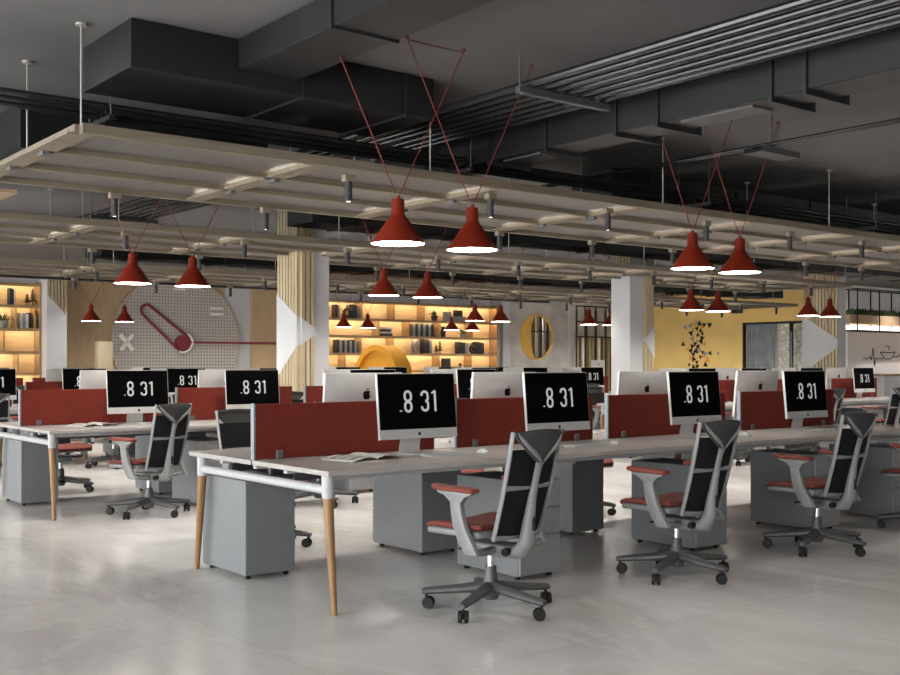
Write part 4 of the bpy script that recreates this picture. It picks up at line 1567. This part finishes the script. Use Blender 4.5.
gs = thing('grid_shelf', 'black metal grid shelf with planters on the cafe wall', 'shelf', (0, 0, 0))
gx0, gx1 = xc(846), xc(900) + 2.0
fr = MB()
fr.box(gx0, gx1, YC - .40, YC - .375, 3.26, 3.285).box(gx0, gx1, YC - .40, YC - .375, 2.165, 2.19).box(gx0, gx1, YC - .03, YC - .005, 3.26, 3.285).box(gx0, gx1, YC - .03, YC - .005, 2.165, 2.19)
x = xc(851)
k = 0
while x < gx1:
    fr.box(x - .012, x + .012, YC - .40, YC - .375, 2.165, 3.285)
    fr.box(x + .18, x + .204, YC - .03, YC - .005, 2.165, 3.285)
    fr.box(x - .01, x + .01, YC - .40, YC - .005, 2.165, 2.185)
    x += xc(873) - xc(851)
fr.build('frame', 'black_metal', gs, smooth=False)
MB().box(gx0, gx1, YC - .37, YC - .035, 2.19, 2.205).build('shelf_board', 'tan', gs, smooth=False)
o = MB().box(gx0, gx1, YC - .30, YC - .06, 2.205, 2.215 + .10).build('light_box', 'led_sign', smooth=False)
tag(o, 'glowing white strip light box on the black grid shelf', 'light')
o = MB().box(gx0, gx1, YC - .34, YC - .05, 2.36, 2.60).build('planter_trough', 'tan', smooth=False)
tag(o, 'tan planter trough on the black grid shelf', 'planter')
hg = MB()
q = random.Random(5)
for k in range(420):
    x, y = q.uniform(gx0, gx1), q.uniform(YC - .33, YC - .13)
    h_ = q.uniform(.05, .17)
    hg.tube([(x, y, 2.60), (x + q.uniform(-.05, .05), y + q.uniform(-.05, .05), 2.60 + h_ * .6), (x + q.uniform(-.1, .1), y + q.uniform(-.08, .02), 2.60 + h_)], [(.03, .01), (.04, .012), (.008, .003)], 5)
tag(hg.build('foliage', 'plant'), 'low dense green planting along the tan trough', 'plant', kind='stuff')
cp = thing('cup_line_drawing', 'black line drawing of a heartbeat and steaming cup on the cafe wall', 'wall art', (0, 0, 0))


def line(pts, r=.012):
    return MB().tube([(at(px, YC), YC - r, H + (364.4 - py) * (YC / (CA - (px - 450) / F * SA)) / F) for px, py in pts], r, 6)


line([(863, 358.5), (868, 358.5), (869.5, 356.5), (871, 360), (872.6, 348), (874.2, 366), (875.6, 358), (877, 359), (880, 358.5), (883, 359)]).build('heartbeat_line', 'logo', cp)
line([(880, 352), (882, 356), (885, 359), (890, 359), (893, 356), (895, 352), (888, 352.8), (880, 352)]).build('cup_outline', 'logo', cp)
line([(888, 350), (889.5, 347), (886.5, 345.5), (884.8, 347.5)], .010).build('steam_line', 'logo', cp)
line([(893, 356.5), (896, 357.5), (898, 355), (900, 358), (906, 358)]).build('heartbeat_line', 'logo', cp)
co = thing('cafe_counter', 'long pale counter with orange front edge below the cafe wall', 'counter', (0, 0, 0))
MB().box(xc(852), 33, YC - 1.1, YC - .5, 0, 1.0).build('body', 'wall_white', co, smooth=False)
MB().box(xc(852) - .05, 33, YC - 1.15, YC - .45, 1.0, 1.05).build('worktop', 'shelf_wood', co, smooth=False)
# white notice board standing by the slat screen
nb = thing('notice_stand', 'white notice board on a thin stand before the slat screen', 'sign', (at(598, 21.5), 21.5, 0))
MB().box(-.26, .26, -.012, .012, .80, 1.42, .004, 1).build('board', 'white_sign', nb)
MB().box(-.02, .02, -.010, .014, .02, .82).box(-.18, .18, -.14, .14, 0, .02).build('stand', 'black_metal', nb, smooth=False)
MB().cyl((0, -.016, 1.30), (0, -.012, 1.30), .028, seg=16).build('emblem', 'tri_grey', nb)

# ================================================================== light
w = bpy.data.worlds.new('sky')
sc.world = w
w.use_nodes = True
bg = w.node_tree.nodes['Background']
sky = w.node_tree.nodes.new('ShaderNodeTexSky')
sky.sky_type = 'HOSEK_WILKIE'
sky.turbidity = 6
sky.ground_albedo = .4
sky.sun_direction = (.6, .5, .55)
mixn = w.node_tree.nodes.new('ShaderNodeMix')
mixn.data_type = 'RGBA'
mixn.inputs['Factor'].default_value = .8
mixn.inputs['B'].default_value = (1., .975, .945, 1)
w.node_tree.links.new(sky.outputs[0], mixn.inputs['A'])
w.node_tree.links.new(mixn.outputs['Result'], bg.inputs['Color'])
bg.inputs['Strength'].default_value = 17.5

# ================================================================== camera
cam = bpy.data.cameras.new('camera')
cam.sensor_width = 36
cam.lens = F / 900 * 36
cam.shift_y = 26.9 / 900
cam.clip_start = .05
co_ = bpy.data.objects.new('camera', cam)
COL.objects.link(co_)
co_.location = (0, 0, H)
co_.rotation_euler = (R(90), 0, -.668)
sc.camera = co_
vs_ = sc.view_settings
vs_.view_transform = 'Standard'
vs_.look = 'None'
vs_.gamma = 1
vs_.use_curve_mapping = False
vs_.exposure = 0.
sc.cycles.max_bounces = 8
sc.cycles.diffuse_bounces = 4
sc.cycles.use_denoising = True
